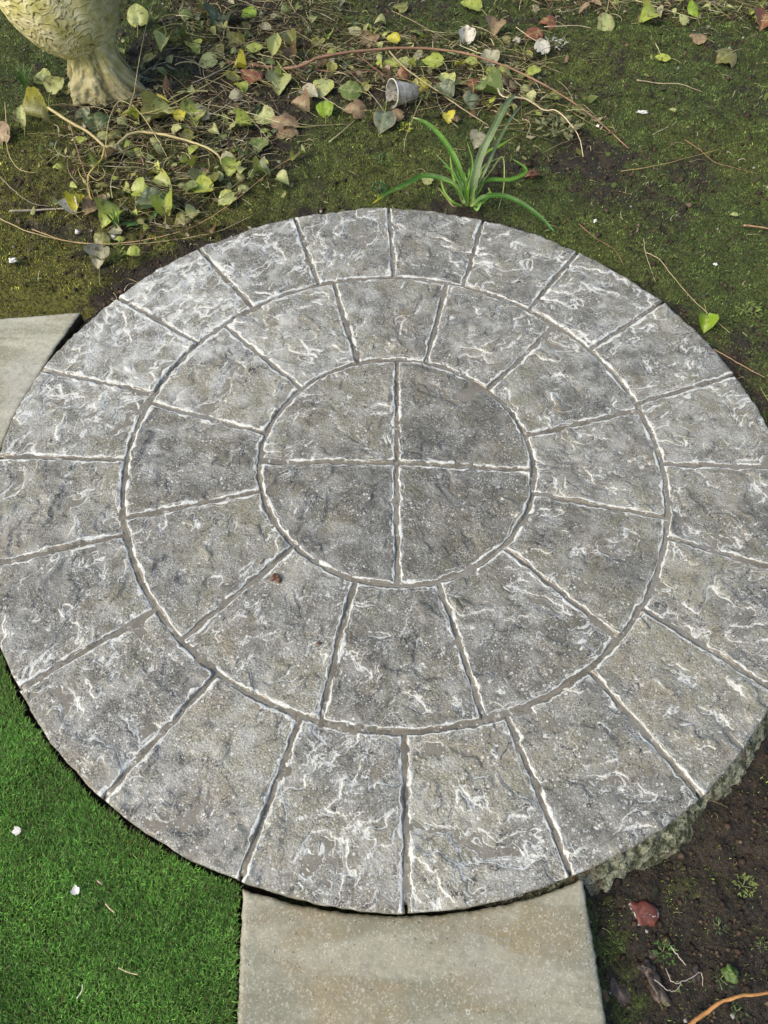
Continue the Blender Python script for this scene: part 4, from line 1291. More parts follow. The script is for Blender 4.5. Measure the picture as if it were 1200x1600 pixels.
TW = [  # points, heights, radius, colour, label
    ([(0, 342), (45, 362), (100, 376), (150, 381), (215, 381), (290, 372), (345, 360), (395, 336)], .012, .0017, (.40, .33, .18), 'long pale bowed stalk sweeping from the left border to the patio rim', 'stalk'),
    ([(50, 358), (110, 378), (180, 380), (250, 370), (310, 350), (365, 315), (430, 262), (480, 235)], .020, .0015, (.40, .27, .13), 'long tan stalk running above the bowed one and rising to the right', 'stalk'),
    ([(15, 330), (60, 328), (110, 325), (150, 322)], .012, .0032, GREY, 'straight grey stick lying left of the crumpled yellow leaf', 'stick'),
    ([(8, 160), (10, 200), (12, 235), (25, 260), (40, 268), (60, 270)], [.02, .03, .02, .01, .008, .006], .0017, PALE, 'hooked pale stalk on the moss at the far left', 'stalk'),
    ([(0, 276), (22, 298), (50, 318), (80, 322)], .008, .0011, GREY, 'thin dull stalk bending towards the grey stick', 'stalk'),
    ([(240, 0), (230, 35), (222, 70), (215, 110), (208, 150), (196, 178), (172, 196)], [.22, .18, .15, .12, .08, .04, .01], .0017, (.36, .30, .15), 'thin upright stalk leaning in front of the right side of the statue', 'stalk'),
    ([(195, 180), (235, 175), (270, 162), (310, 140), (345, 120), (358, 112)], [.02, .03, .035, .035, .03, .03], .0022, (.42, .38, .14), 'thin yellow-green stem forking at its end right of the statue', 'stalk'),
    ([(255, 140), (262, 160), (272, 195), (290, 225), (302, 250)], .012, .0022, (.30, .26, .13), 'straight dull stem crossing below the round yellow-green leaf', 'stalk'),
    ([(372, 100), (390, 96), (440, 84)], .012, .0013, (.44, .38, .2), 'pale thin stalk lying over the left end of the arching stem', 'stalk'),
    ([(432, 95), (445, 112), (462, 125), (470, 138)], [.03, .025, .015, .01], .0016, (.34, .36, .12), 'curled green leaf stalk below the narrow upright leaf', 'stalk'),
    ([(345, 123), (375, 143), (415, 165), (460, 190), (490, 196), (545, 194)], .010, .0014, (.30, .25, .14), 'long brown stalk through the middle of the litter band', 'stalk'),
    ([(300, 248), (330, 240), (380, 225), (430, 218), (475, 180)], .012, .0013, (.42, .36, .2), 'straw stalk rising from the vine knot to the dry tan leaf', 'stalk'),
    ([(415, 272), (450, 250), (492, 223)], .010, .0016, (.36, .31, .12), 'olive stalk lying over the bright moss left of centre', 'stalk'),
    ([(514, 222), (535, 205), (555, 187)], .008, .0018, (.45, .42, .22), 'short straight pale stalk left of the cup, pointing up to the right', 'stalk'),
    ([(492, 145), (515, 158), (538, 172)], .014, .0022, (.40, .34, .22), 'short thick pale stick between the leaves left of the cup', 'stick'),
    ([(658, 155), (645, 185), (634, 215), (631, 238)], [.05, .03, .02, .008], .0013, (.40, .34, .18), 'thin upright straw standing in front of the cup', 'stalk'),
    ([(612, 17), (640, 30), (680, 52), (715, 70)], .010, .0015, (.30, .25, .15), 'thin stalk slanting down to the shell-like whitish leaf', 'stalk'),
    ([(735, 72), (760, 82), (790, 80)], .010, .0014, (.45, .42, .25), 'short pale stalk beside the shell-like whitish leaf', 'stalk'),
    ([(745, 73), (785, 85), (820, 92), (880, 115)], .008, .0014, (.34, .28, .17), 'thin brown stalk right of the shell-like whitish leaf', 'stalk'),
    ([(797, 152), (822, 155), (850, 172), (868, 172), (888, 190), (905, 215), (911, 245)], [.05, .045, .03, .035, .03, .02, .006], .0026, (.56, .46, .30), 'bleached knobbly root bending down right of the sedge', 'root'),
    ([(778, 138), (783, 149), (795, 153)], [.03, .05, .05], .0030, (.6, .5, .36), 'short bleached root tip behind the tall sedge leaf', 'root'),
    ([(806, 42), (825, 56), (848, 70)], .02, .0016, (.50, .44, .28), 'straight pale stalk below the ivy patch at the top', 'stalk'),
    ([(850, 42), (900, 40), (925, 44)], .02, .0015, (.50, .44, .28), 'pale stalk lying level below the ivy patch', 'stalk'),
    ([(806, 106), (840, 85), (868, 68), (895, 45)], .014, .0014, (.36, .24, .15), 'reddish stalk rising to the right towards the ivy patch', 'stalk'),
    ([(995, 125), (1030, 130), (1065, 132), (1100, 145)], .006, .0020, (.36, .30, .20), 'bleached forked twig lying on the moss at the upper right', 'twig'),
    ([(1024, 67), (1032, 85), (1028, 90)], .012, .0014, (.5, .5, .25), 'hooked pale stalk of the small leaf on the upper right moss', 'stalk'),
    ([(1020, 210), (1040, 200), (1058, 190)], .006, .0013, (.45, .40, .28), 'short pale twig on the moss below the forked twig', 'twig'),
    ([(970, 268), (1030, 258), (1080, 245), (1125, 233)], .008, .0013, (.32, .25, .10), 'long olive-brown stalk lying level on the right moss', 'stalk'),
    ([(1070, 218), (1095, 235), (1115, 252), (1150, 263), (1185, 272)], .008, .0011, (.30, .17, .10), 'thin reddish stalk crossing the olive-brown one on the right moss', 'stalk'),
    ([(1162, 352), (1180, 354), (1205, 358)], .012, .0032, (.36, .22, .12), 'stub of brown twig cut off by the right border', 'twig'),
    ([(1006, 372), (1008, 392), (1014, 412), (1024, 440)], .006, .0011, (.45, .38, .25), 'short forked straw on the moss above the patio right rim', 'straw'),
    ([(1008, 394), (1030, 405), (1050, 430), (1080, 465), (1110, 493), (1140, 520)], .012, .0013, (.38, .30, .17), 'long thin straw running down to the vivid green leaf at the rim', 'straw'),
    ([(905, 350), (930, 372), (960, 390), (975, 415)], .006, .0012, (.26, .14, .08), 'dark reddish thin stalk just above the rim of the patio', 'stalk'),
    ([(1115, 545), (1150, 565), (1195, 590)], .012, .0016, (.36, .22, .13), 'thin brown twig along the right rim near the border', 'twig'),
    ([(1075, 1605), (1105, 1580), (1150, 1558), (1210, 1551)], [.03, .035, .04, .03], .0038, ORANGE, 'thick orange-tan bent twig in the bottom right corner', 'twig'),
    ([(1040, 1512), (1052, 1535), (1075, 1530), (1095, 1520), (1098, 1540)], .012, .0011, (.36, .33, .28), 'whitish thread-like root over the clods at the bottom right', 'root'),
    ([(1022, 1530), (1040, 1545), (1055, 1548), (1065, 1535)], .012, .0010, (.33, .30, .26), 'second whitish thread-like root curling over the pointed clod', 'root'),
    ([(1048, 1478), (1058, 1492), (1072, 1508)], .01, .0014, (.42, .40, .30), 'bent pale stalk of the feathery weed', 'stalk'),
    ([(45, 1352), (30, 1420)], -.0, .001, (.5, .45, .3), 'never', 'x'),
]
TW = TW[:-1]
for i, (pl, dz, r, c, lab, cat) in enumerate(TW):
    P = path(pl, dz)
    rads = [r * (1 - .45 * k / (len(P) - 1)) for k in range(len(P))]
    o = tube({'stalk': 'stalk', 'stick': 'stick', 'root': 'root', 'twig': 'twig', 'straw': 'straw'}[cat], P, rads, M_TWIG, col=c, seed=40 + i, jitter=.0022)
    tag(o, lab, cat)
P = [W(a, b, -.012) for a, b in [(185 * 1.0, 1512), (200, 1519), (216, 1523)]]
tag(tube('straw', P, .0009, M_TWIG, col=STRAW, seed=3), 'single short straw lying on the green turf, lowest of the turf straws', 'straw')
P = [W(a, b, -.012) for a, b in [(120, 1560), (128, 1548), (129, 1538)]]
tag(tube('straw', P, .0010, M_TWIG, col=(.5, .55, .4), seed=4), 'short whitish straw standing in the turf near the bottom', 'straw')
P = [W(a, b, -.010) for a, b in [(152, 1376), (160, 1382)]]
tag(tube('straw', P, .0012, M_TWIG, col=(.5, .35, .28), seed=5), 'tiny reddish straw on the turf right of the white petal', 'straw')
P = [W(a, b, -.010) for a, b in [(165, 1412), (172, 1420), (180, 1426)]]
tag(tube('straw', P, .0012, M_TWIG, col=STRAW, seed=6), 'bent pale straw on the turf below the tiny reddish one', 'straw')


# ------------------------------------------------------------ sedge
def strap(name, pts, width, mat, parent, col, tip=(.30, .34, .10), vfold=.35, seed=0, twist=0.0):
    P = np.array(pts, float)
    E = np.vstack([2 * P[0] - P[1], P, 2 * P[-1] - P[-2]]); out = []
    for i in range(len(P) - 1):
        p0, p1, p2, p3 = E[i:i + 4]
        for k in range(6):
            t = k / 6
            out.append(.5 * (2 * p1 + (p2 - p0) * t + (2 * p0 - 5 * p1 + 4 * p2 - p3) * t * t + (3 * p1 - p0 - 3 * p2 + p3) * t ** 3))
    out.append(P[-1]); P = np.array(out); n = len(P)
    T = np.gradient(P, axis=0); T /= np.linalg.norm(T, axis=1)[:, None]
    vd = np.array([0, -.55, .83])
    Sd = np.cross(T, vd); Sd /= np.linalg.norm(Sd, axis=1)[:, None] + 1e-9
    U = np.cross(Sd, T)
    s = np.linspace(0, 1, n)
    w = width * np.interp(s, [0, .08, .35, .75, .93, 1], [.75, .85, 1, .85, .42, .06])
    off = np.array([-1, -.5, 0, .5, 1])
    V = P[:, None] + Sd[:, None] * (off[None, :, None] * w[:, None, None] / 2) + U[:, None] * ((np.abs(off) ** 1.0)[None, :, None] * vfold * w[:, None, None] / 2)
    c = np.array(col)[None, None] * np.array([1.0, .85, 1.35, .85, 1.0])[None, :, None] * (1 + .15 * noise(s * 9, s * 0 + seed, 2))[:, None, None]
    f = sm(.86, 1.0, s)[:, None, None]
    c = c * (1 - f) + np.array(tip)[None, None] * f
    f2 = sm(.15, 0, s)[:, None, None] * .5
    c = c * (1 - f2) + np.array([.30, .36, .14]) * f2
    return link(name, mesh_np(name, V.reshape(-1, 3), None, grid_faces(n, 5), None, c.reshape(-1, 3)), mat, parent)


sb = G(732, 318, 0)
sedge = empty('sedge_plant', sb, 'clump of glossy strap-leaved sedge growing at the back rim of the patio', 'plant')


def rel(pl): return [W(px, py, z) - sb for px, py, z in pl]


GRN = (.08, .20, .022); GRN2 = (.14, .28, .03); DKG = (.045, .13, .018); DULL = (.14, .20, .09)
SED = [
    ([(728, 318, .0), (722, 280, .05), (712, 250, .09), (690, 215, .11), (665, 192, .10), (643, 183, .07)], .016, GRN, (.5, .5, .25)),
    ([(738, 318, .0), (742, 280, .07), (752, 240, .12), (772, 200, .17), (790, 165, .19), (806, 147, .18)], .022, DULL, (.12, .2, .08)),
    ([(740, 300, .03), (760, 262, .09), (778, 222, .12), (798, 186, .14), (814, 166, .13)], .010, DULL, (.2, .25, .12)),
    ([(725, 318, .01), (712, 292, .04), (690, 279, .05), (660, 275, .05), (635, 288, .045), (605, 302, .035), (582, 318, .025)], .015, DKG, (.45, .42, .02)),
    ([(738, 320, .01), (755, 308, .04), (785, 306, .045), (815, 318, .04), (845, 340, .025), (866, 362, .008)], .014, DKG, (.08, .30, .10)),
    ([(738, 318, .01), (742, 292, .05), (765, 281, .05), (795, 281, .05), (818, 272, .06), (820, 262, .065), (800, 248, .08)], .012, GRN, (.2, .33, .08)),
    ([(735, 318, .0), (742, 270, .05), (758, 240, .08), (780, 228, .09), (802, 215, .10)], .009, GRN2, (.4, .42, .15)),
    ([(730, 320, .0), (715, 300, .03), (706, 270, .06), (703, 242, .09)], .008, GRN2, (.3, .38, .12)),
    ([(728, 320, .0), (715, 275, .05), (716, 250, .08), (712, 230, .10)], .006, GRN, (.4, .4, .15)),
    ([(722, 322, .0), (706, 315, .02), (694, 300, .03), (688, 280, .045)], .008, GRN2, (.3, .4, .1)),
    ([(735, 322, .0), (750, 318, .02), (765, 305, .03), (763, 293, .045)], .009, GRN2, (.4, .45, .1)),
    ([(740, 324, .0), (745, 328, .012), (752, 316, .022), (764, 300, .03)], .008, (.18, .34, .08), (.4, .45, .15)),
    ([(734, 318, .0), (733, 285, .05), (738, 255, .09), (730, 222, .12)], .007, GRN, (.3, .35, .1)),
    ([(730, 318, .0), (722, 295, .04), (700, 262, .06), (680, 240, .07)], .006, (.08, .2, .04), (.3, .3, .1)),
    ([(742, 300, .03), (765, 270, .07), (785, 245, .09), (787, 290, .04), (778, 330, .01)], .004, (.30, .34, .12), (.4, .35, .2)),
    ([(735, 310, .02), (752, 265, .07), (772, 250, .085), (790, 245, .09)], .005, (.2, .3, .1), (.4, .4, .2)),
    ([(720, 320, .0), (708, 322, .01), (698, 310, .02), (684, 292, .02)], .005, (.28, .25, .12), (.35, .3, .18)),
    ([(736, 316, .0), (748, 300, .03), (756, 282, .05), (752, 270, .06)], .007, GRN2, (.3, .4, .1)),
]
for q in range(12):
    a = random.uniform(0, 6.28); h = random.uniform(25, 62); dx = math.cos(a) * random.uniform(8, 34); zt = random.uniform(.03, .08)
    SED.append(([(731 + 5 * math.cos(a), 320 + 2 * math.sin(a), 0), (731 + dx * .4, 320 - h * .45, zt * .6), (731 + dx * .8, 320 - h * .85, zt), (731 + dx * 1.3, 320 - h, zt * .9)],
                random.uniform(.004, .008), random.choice([GRN, GRN2, DKG, (.16, .24, .07)]), (.35, .38, .14)))
for i, (pl, w, c, tip) in enumerate(SED):
    strap('leaf_blade', rel(pl), w, M_SEDGE, sedge, c, tip, seed=i)


# small tufts and weeds
def tuft(px, py, hpx, n, spread, col, label, cat='grass tuft', w=.004, name='grass_tuft'):
    b = G(px, py, 0); sz = px_size(px, py)
    root = empty(name, b, label, cat)
    for i in range(n):
        a = random.uniform(0, 6.28); h = hpx * sz * random.uniform(.6, 1.1); s = spread * sz * random.uniform(.3, 1)
        d = np.array([math.cos(a), math.sin(a) * .7, 0])
        P = [d * s * .1, d * s * .35 + [0, 0, h * .5], d * s * .75 + [0, 0, h * .85], d * s + [0, 0, h * random.uniform(.75, 1.05)]]
        strap('blade', P, w * random.uniform(.6, 1.1), M_SEDGE, root, np.array(col) * random.uniform(.7, 1.3), seed=i)
    return root


tuft(42, 138, 36, 18, 26, (.07, .15, .04), 'tuft of short upright green grass left of the statue foot')
tuft(186, 362, 46, 5, 16, (.12, .24, .05), 'thin spiky grass shoot in the vine tangle near the patio', w=.006)
tuft(230, 352, 18, 4, 60, (.06, .14, .035), 'dark strap-like shoot lying beside the thin spiky grass shoot', w=.012)
tuft(60, 440, 16, 4, 20, (.25, .28, .12), 'wispy pale grass sprig on the yellowish moss at the left')
tuft(820, 10, 50, 4, 20, (.12, .18, .05), 'few upright grass blades in the ivy patch at the top')
tuft(322, 30, 40, 6, 20, (.20, .24, .07), 'small fan of yellowish grass left of the large five-pointed leaf')
tuft(165, 372 + 40, 24, 5, 24, (.18, .22, .08), 'small grass sprig close to the bare earth at the patio rim')


def weed(px, py, hpx, n, col, label, name='weed', lw=.3, spreadz=.5, stem=True):
    b = G(px, py, 0); sz = px_size(px, py); root = empty(name, b, label, 'weed')
    V = []; T = []; C = []
    for i in range(n):
        a = random.uniform(0, 6.28); r = hpx * sz * math.sqrt(random.random()) * .8; z = hpx * sz * random.uniform(.1, spreadz) + .004
        c = np.array([math.cos(a) * r, math.sin(a) * r, z]); a2 = a + random.uniform(-1.6, 1.6)
        d = np.array([math.cos(a2), math.sin(a2), random.uniform(-.2, .5)]); L = hpx * sz * random.uniform(.25, .5); s = np.array([-d[1], d[0], .1]) * L * lw / 2
        k = len(V)
        V += [c, c + d * L * .45 + s, c + d * L, c + d * L * .45 - s]; T += [[k, k + 1, k + 2], [k, k + 2, k + 3]]
        cc = np.array(col) * random.uniform(.6, 1.4); C += [cc] * 4
    link('foliage', mesh_np('foliage', np.array(V), np.array(T), None, None, np.array(C)), M_BLADE, root)
    if stem:
        for k in range(3):
            a = random.uniform(0, 6.28); r = hpx * sz * .6
            tube('stem', [(0, 0, 0), (math.cos(a) * r * .5, math.sin(a) * r * .5, hpx * sz * .35), (math.cos(a) * r, math.sin(a) * r, hpx * sz * .4)], .0008, M_BLADE, root, col=(.2, .25, .1), seed=k)
    return root


weed(1160, 1385, 19, 46, (.20, .26, .07), 'yellow-green leafy weed on the bare soil near the right border', lw=.35)
weed(1035, 1488, 20, 60, (.09, .24, .04), 'feathery green weed below the broken red brick', lw=.16)
weed(1122, 1447, 14, 26, (.12, .24, .07), 'small green sprig right of the broken red brick', lw=.18)
weed(968, 1478, 9, 14, (.15, .26, .07), 'tiny sprout close to the edge of the buff slab', lw=.3)
weed(1062, 1545, 8, 10, (.16, .28, .05), 'tiny two-leaved seedling beside the pointed clod', lw=.6)
weed(1035, 1568, 9, 14, (.35, .38, .12), 'pale wispy seedling at the bottom near the buff slab', lw=.2)
weed(1150, 1580, 16, 30, (.07, .14, .04), 'dark wispy weed inside the bend of the orange twig', lw=.2)
weed(633, 205, 13, 40, (.40, .44, .05), 'frilly yellow sprig in front of the cup', lw=.4)
weed(1165, 490, 22, 60, (.20, .27, .07), 'low fringed weed on the moss by the right border', lw=.22)
weed(1125, 1530, 18, 40, (.06, .13, .05), 'grassy dark green weed around the round green bud', lw=.14)
weed(1188, 1478, 12, 20, (.16, .26, .07), 'bright small sprig cut by the right border', lw=.25)
weed(592, 300, 16, 30, (.04, .11, .03), 'dark clover-like patch beside the tip of the yellow-ended sedge leaf', lw=.6)
weed(595, 255, 18, 30, (.10, .19, .05), 'small green sprig on the moss below the cup', lw=.25)
weed(870, 205, 34, 60, (.19, .20, .09), 'dull withered ground weed under the bleached root', lw=.5, spreadz=.25)
weed(865, 75, 20, 30, (.40, .42, .33), 'silvery withered sprig near the top', lw=.4)
weed(185, 400, 22, 30, (.22, .30, .06), 'fresh green sprig next to the patio rim at the left', lw=.4)

# green ivy along the top border
ivy = empty('ivy_plant', G(880, 5, 0), 'patch of living yellow-green ivy creeping along the top border', 'ivy')
il = Vector(ivy.location)
for i in range(64):
    px = random.choice([random.gauss(860, 50), random.uniform(770, 1200)]); py = random.uniform(-50, 30) if px < 960 else random.uniform(-50, 8)
    p = G(px, py, random.uniform(.015, .05))
    me = proto[(random.choice(['ivy', 'ivy', 'heart']), random.choice(['lime', 'lime', 'green', 'olive', 'pale']), random.randint(0, 1))]
    size = random.uniform(24, 42) * px_size(px, max(py, 0))
    o = place_leaf(me, p, size, random.uniform(2.2, 4.2), random.uniform(0, .5), random.uniform(-1, 1), 'leaf')
    mw = o.matrix_world.copy(); o.parent = ivy; o.matrix_parent_inverse = Matrix.Translation(-il); o.matrix_world = mw
for k in range(5):
    x0 = 790 + k * 85
    P = [G(x0 + 30 * j, -20 + 14 * random.random() * j, .02) - np.array(il) for j in range(4)]
    tube('stem', P, .0022, M_TWIG, ivy, col=(.25, .17, .09), seed=70 + k, jitter=.004)

# ------------------------------------------------------------ plastic cup lying on its side
cpos = G(628, 165, .0)
cup = empty('plastic_cup', cpos, 'empty cloudy plastic cup lying on its side in the leaf litter', 'cup')
mouth = W(613, 146, cpos[2] + .038); tail = W(650, 138, cpos[2] + .030)
axd = Vector(tail - mouth); axd = (axd + Vector((0, .012, 0))).normalized(); Lc = .088
rm, rt = .040, .022


def lathe(prof, axis_o, axis_d, ns=36):
    z = Vector(axis_d).normalized(); x = z.orthogonal().normalized(); y = z.cross(x)
    V = []
    for (t, r) in prof:
        for k in range(ns):
            a = 2 * math.pi * k / ns
            V.append(Vector(axis_o) + z * t + (x * math.cos(a) + y * math.sin(a)) * r)
    Q = []
    for i in range(len(prof) - 1):
        for k in range(ns):
            Q.append([i * ns + k, i * ns + (k + 1) % ns, (i + 1) * ns + (k + 1) % ns, (i + 1) * ns + k])
    return np.array([tuple(v) for v in V]), np.array(Q)


axd = Vector((math.sin(math.radians(62)), math.cos(math.radians(62)), -.16)).normalized()
mo_ = Vector(mouth) - Vector(cpos)
V, Q = lathe([(0, rm), (.02, rm - .004), (.05, rm - .010), (Lc, rt), (Lc - .0015, rt - .001), (.05, rm - .0115), (.02, rm - .0055), (0, rm - .0015)], mo_, axd)
link('cup_wall', mesh_np('cup_wall', V, None, Q), M_PLASTIC, cup)
V, Q = lathe([(-.002, rm + .0005), (-.002, rm + .003), (.002, rm + .003), (.002, rm + .0005), (-.002, rm + .0005)], mo_, axd)
link('cup_rim', mesh_np('cup_rim', V, None, Q), M_RIM, cup)
V, Q = lathe([(Lc - .004, .0001), (Lc - .004, rt), (Lc - .002, rt), (Lc - .002, .0001)], mo_, axd)
link('cup_base', mesh_np('cup_base', V, None, Q), M_PLASTIC, cup)

# ------------------------------------------------------------ bird statue
sbp = W(160, 150, -.01); sbp[2] = float(ground_z(sbp[0], sbp[1])) - .004
statue = empty('bird_statue', sbp, 'lichen-yellowed cast stone bird statue with scale-like feathers at the top left', 'statue')


def statue_body():
    nu, nv = 440, 400
    U, Vv = np.meshgrid(np.linspace(0, 2 * math.pi, nu), np.linspace(.0, math.pi, nv), indexing='ij')
    # egg with its long axis leaning up and to the left
    rx, ry, rz = .178, .165, .200
    st = np.sin(Vv); ct = np.cos(Vv)
    k = 1 - .10 * ct * 0
    taper = 1 + .10 * ct                              # fuller at the top
    x = rx * st * np.cos(U) * taper; y = ry * st * np.sin(U) * taper; z = rz * ct
    # soft hollow between wing and breast on the viewer's right
    nx, ny, nz = x / rx, y / ry, z / rz
    g = np.exp(-((nx - .45) ** 2 + (nz + .05) ** 2 * .6) / .05) * (ny < 0)
    s = 1 - .05 * g
    # overlapping feather scales
    uu = (U * 27 / 6.283 + 2.2 * noise(nx * 2.5, nz * 2.5, 31)); vv = (Vv / math.pi * 27 + 1.1 * noise(nx * 3 + 5, nz * 3, 32) + .3 * noise(nx * 9, nz * 9, 33))
    uu = uu + .4 * noise(nx * 9, nz * 9 + 3, 34); vv = vv + .28 * noise(nx * 12 + 2, nz * 12, 37)
    row = np.floor(vv); fv = vv - row; fu = (uu + .5 * (row % 2)); fu = fu - np.floor(fu)
    tip = np.clip(fv - .75 * (2 * np.abs(fu - .5)) ** 2, -1, 1)
    # groove at the lower border of each scale
    groove = np.exp(-(tip - .42) ** 2 / .010) + np.exp(-((fv - .0) ** 2) / .004) * .0
    soft = .35 + .65 * sm(-.9, -.2, noise(nx * 3, nz * 3, 35)) 
    right = sm(.35, .7, nx) * .55
    groove = groove * soft * (1 - right) * sm(-.98, -.8, -np.abs(nz) + .0 + 0)
    groove = np.clip(groove, 0, 1) * (st > .1)
    lift = .0035 * sm(-.5, .42, tip) * (tip < .42) * (1 - right)
    s = s * (1 - .011 * groove * (.7 + .6 * noise(nx * 6, nz * 6, 38)) + lift * 2.2 + .008 * fbm(nx * 5, nz * 5 + ny * 3, 36, 3))
    x, y, z = x * s, y * s, z * s
    return x, y, z, groove, nx, nz, nu, nv


x, y, z, gr, nx, nz, nu, nv = statue_body()
lean = Matrix.Rotation(math.radians(-14), 3, 'Y')
P3 = np.stack([x, y, z], -1).reshape(-1, 3) @ np.array(lean).T
bc = np.array([-.052, .03, .300])
P3 = P3 + bc
grime_shade = np.clip(.25 * sm(.25, -.2, P3[:, 2] - .12) + .55 * sm(.55, .95, nx.ravel()) + .0, 0, 1)  # right flank darkened as painted shade; also darker towards the bottom
link('body', mesh_np('body', P3, None, grid_faces(nu, nv)[:, ::-1], {'cav': gr.ravel(), 'grime_shade': grime_shade}), M_STATUE, statue)
# legs merging into a gnarled base
nu, nv = 220, 90
U, Vv = np.meshgrid(np.linspace(0, 2 * math.pi, nu), np.linspace(0, 1, nv), indexing='ij')
prof = np.interp(Vv, [0, .04, .12, .3, .5, .7, .85, 1], [.0, .104, .120, .106, .088, .080, .088, .07])
fold = .07 * np.cos(U * 4 + 1.1 + 1.5 * Vv) + .07 * np.cos(U * 9 + 2 * Vv) + .10 * noise(np.cos(U) * 2 + 5, np.sin(U) * 2 + Vv * 4, 41) + .13 * fbm(np.cos(U) * 5, np.sin(U) * 5 + Vv * 7, 42, 4)
rr = prof * (1 + fold * sm(0, .1, Vv) * sm(1, .6, Vv))
toe = np.exp(-((U - 4.15) ** 2) / .10) + np.exp(-((U - 5.1) ** 2) / .09)
rr = rr * (1 + .14 * toe * sm(.55, .15, Vv))
rr = rr * (1 + .10 * np.cos(U) * sm(.6, 0, Vv))
x = rr * np.cos(U) * 1.0 + .012 + -.012 * Vv; y = rr * np.sin(U) * .85 + .01; z = .205 * Vv ** 1.15
cav = np.clip(sm(.02, -.14, fold) * 1.0, 0, 1) * sm(1, .7, Vv)
link('foot', mesh_np('foot', np.stack([x, y, z], -1).reshape(-1, 3), None, grid_faces(nu, nv)[:, ::-1], {'cav': cav.ravel() * .7, 'grime_shade': (.35 + .5 * sm(.8, .2, Vv)).ravel()}), M_STATUE, statue)
# neck and head, above the frame
Vn, Qn, Tn, Cn = sweep([(-.16, .03, .44), (-.22, .02, .54), (-.235, 0, .64), (-.22, -.02, .72), (-.19, -.05, .77)], [.085, .055, .045, .045, .052], 24, 8)
nm = len(Vn)
link('neck', mesh_np('neck', Vn, Tn, Qn, {'cav': np.zeros(nm), 'grime_shade': np.full(nm, .2)}), M_STATUE, statue)
Vn, Qn, Tn, Cn = sweep([(-.20, -.04, .775), (-.175, -.075, .785), (-.16, -.12, .775), (-.155, -.16, .765), (-.15, -.19, .762)], [.045, .052, .038, .022, .010], 24, 6)
nm = len(Vn)
link('head', mesh_np('head', Vn, Tn, Qn, {'cav': np.zeros(nm), 'grime_shade': np.full(nm, .2)}), M_STATUE, statue)


# ------------------------------------------------------------ stones, brick, flecks
def lump(name, p, sx, sy, sz, mat, label, cat, seed, rot=0, angular=.55):
    nu, nv = 26, 14
    U, Vv = np.meshgrid(np.linspace(0, 2 * math.pi, nu), np.linspace(0, math.pi, nv), indexing='ij')
    x, y, z = np.sin(Vv) * np.cos(U), np.sin(Vv) * np.sin(U), np.cos(Vv)
    s = 1 + angular * noise(x * 1.3 + seed, y * 1.3 + z * 1.7, 5) + .22 * noise(x * 4 + seed, y * 4 + z * 3, 6)
    s[-1] = s[0]
    x, y, z = x * s * sx, y * s * sy, z * s * sz
    c, sn = math.cos(rot), math.sin(rot)
    V = np.stack([x * c - y * sn, x * sn + y * c, z], -1).reshape(-1, 3)
    o = link(name, mesh_np(name, V, None, grid_faces(nu, nv)[:, ::-1]), mat); o.location = p
    return tag(o, label, cat)


# broken brick, a faceted block with one chipped corner
bp_ = G(997, 1428, -.003)
nb = 22
ab = np.arange(nb) * 2 * math.pi / nb
rb = .027 + .006 * np.cos(2 * ab + .6) + .0065 * noise(np.cos(ab) * 2.2 + 3, np.sin(ab) * 2.2, 61) + .0025 * noise(np.cos(ab) * 7, np.sin(ab) * 7, 62)
ring_ = lambda f, z0, zn: np.stack([rb * f * np.cos(ab) * 1.05, rb * f * np.sin(ab), z0 + zn * noise(np.cos(ab) * 3 * f, np.sin(ab) * 3 * f, 63)], 1)
Vv_ = np.vstack([ring_(1.12, -.03, 0), ring_(1.0, .004, .003), ring_(.88, .009, .003), ring_(.5, .010, .004), [[0, 0, .010]]])
Qb = [[nb * q + a, nb * q + (a + 1) % nb, nb * (q + 1) + (a + 1) % nb, nb * (q + 1) + a] for q in range(3) for a in range(nb)]
Tb = [[nb * 3 + a, nb * 3 + (a + 1) % nb, nb * 4] for a in range(nb)]
o = link('brick_fragment', mesh_np('brick_fragment', Vv_, np.array(Tb), np.array(Qb), smooth=False), M_BRICK); o.location = bp_; o.rotation_euler = (.1, -.12, .2)
tag(o, 'broken red brick with white residue sunk in the soil right of the buff slab', 'brick')
lump('soil_clod', G(1028, 1548, -.001), .013, .026, .010, M_PEB, 'pointed brown-grey clod under the thread-like roots at the bottom right', 'clod', 3, .3)
lump('pebble', G(1010, 1512, .0), .014, .011, .009, M_PEB, 'dark rounded stone just above the pointed clod', 'stone', 5)
lump('pebble', G(1020, 1490, .0), .009, .008, .007, M_PEB, 'smaller dark stone beside the feathery weed', 'stone', 6)
lump('pebble', G(965, 1545, -.003), .022, .032, .008, M_PEB, 'flat buried stone close beside the buff slab at the bottom', 'stone', 8, .4)
lump('pebble', G(1085, 1520, -.002), .011, .014, .005, M_PEB, 'flat dull stone right of the thread-like roots', 'stone', 9)
lump('soil_clod', G(828, 272, .012), .028, .014, .010, M_SEED, 'smooth brown lump like a slug at the tip of a sedge leaf', 'clod', 11, .2)
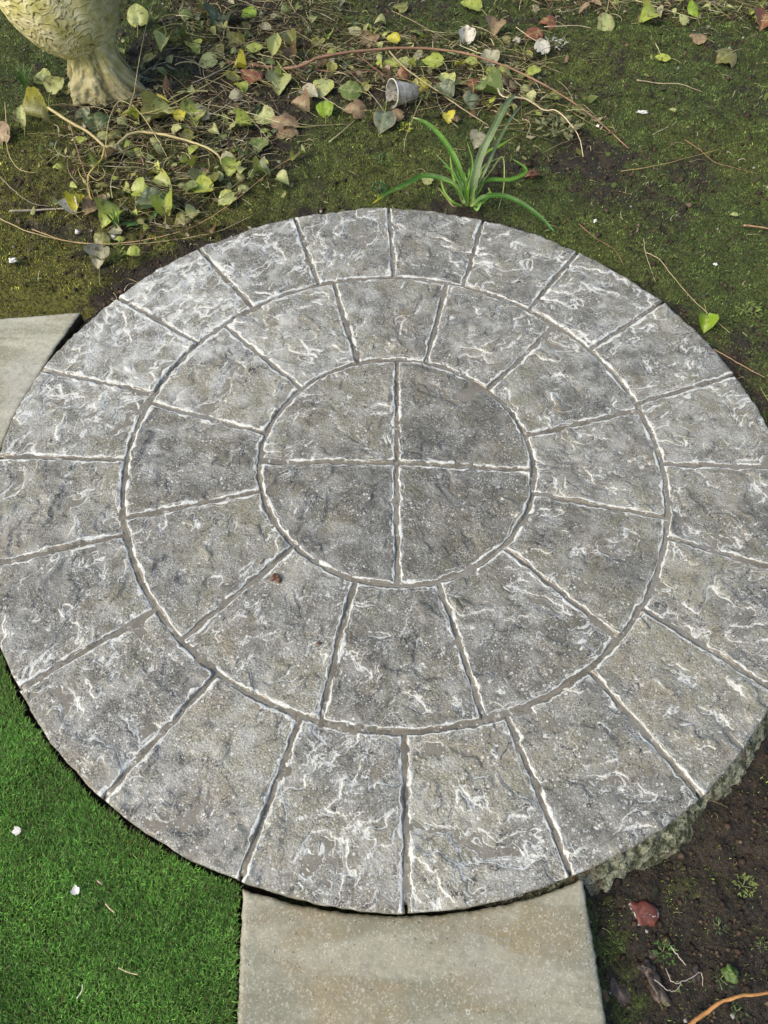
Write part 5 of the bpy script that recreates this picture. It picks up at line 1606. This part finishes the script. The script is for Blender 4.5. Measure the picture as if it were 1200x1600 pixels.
lump('bud', G(1141, 1520, .012), .012, .012, .012, mat_simple('bud_green', (.05, .10, .02), (.13, .19, .05), 90, .5), 'round green bud in the soil near the right border', 'bud', 12)
lump('fleck', G(1003, 175, .008), .017, .007, .005, M_WHITE, 'small white oblong chip on the upper right moss', 'chip', 13, -.1)
lump('fleck', G(934, 197, .006), .006, .005, .004, M_WHITE, 'tiny white speck left of the white oblong chip', 'chip', 14)
lump('fleck', G(20, 407, .010), .011, .007, .006, M_WHITE, 'white chip on the yellowish moss at the far left', 'chip', 15)
lump('fleck', G(121, 362, .010), .006, .007, .005, M_WHITE, 'white speck under the bowed stalk at the left', 'chip', 16)
lump('fleck', G(177, 370, .012), .007, .007, .006, M_WHITE, 'pale speck beside the spiky grass shoot', 'chip', 17)
lump('fleck', G(930, 345, .010), .005, .006, .005, M_WHITE, 'whitish speck on the moss above the patio rim', 'chip', 18)
lump('fleck', G(1118, 413, .006), .006, .004, .004, M_WHITE, 'lone white speck on the moss at the right', 'chip', 19)
lump('pebble', G(846, 82, .006), .010, .010, .008, M_WHITE, 'small pale stone near the silvery withered sprig', 'stone', 20)
lump('pebble', G(808, 63, .006), .016, .013, .010, mat_simple('grey_grit', (.2, .2, .15), (.35, .34, .26), 60), 'grey angular stone below the ivy patch', 'stone', 21)
lump('seed', W(431, 903, .004), .0115, .008, .004, M_SEED, 'single brown seed case lying on a stone of the inner ring', 'seed', 22, -.5)
lump('fleck', W(498, 1510 - 505, .001), .004, .003, .001, M_SEED, 'tiny brown crumb on the patio', 'crumb', 23)


def petal(px, py, ang, label, seed):
    me = leaf_mesh('ivy', 'white', seed, curl=.25, bend=.25, fold=.1, ns=11, nt=9)
    me.materials.append(M_WHITE)
    p = W(px, py, -.014)
    o = place_leaf(me, p, .014, ang, .15, .3, 'feather'); tag(o, label, 'feather')
    return o


petal(25, 1299, 1.9, 'white ragged feather scrap lying on the turf at the far left', 501)
petal(118, 1390, .4, 'white ragged feather scrap in the middle of the turf', 502)

print('objects', len(bpy.data.objects), 'tris', sum(len(o.data.polygons) * 2 for o in bpy.data.objects if o.type == 'MESH'))
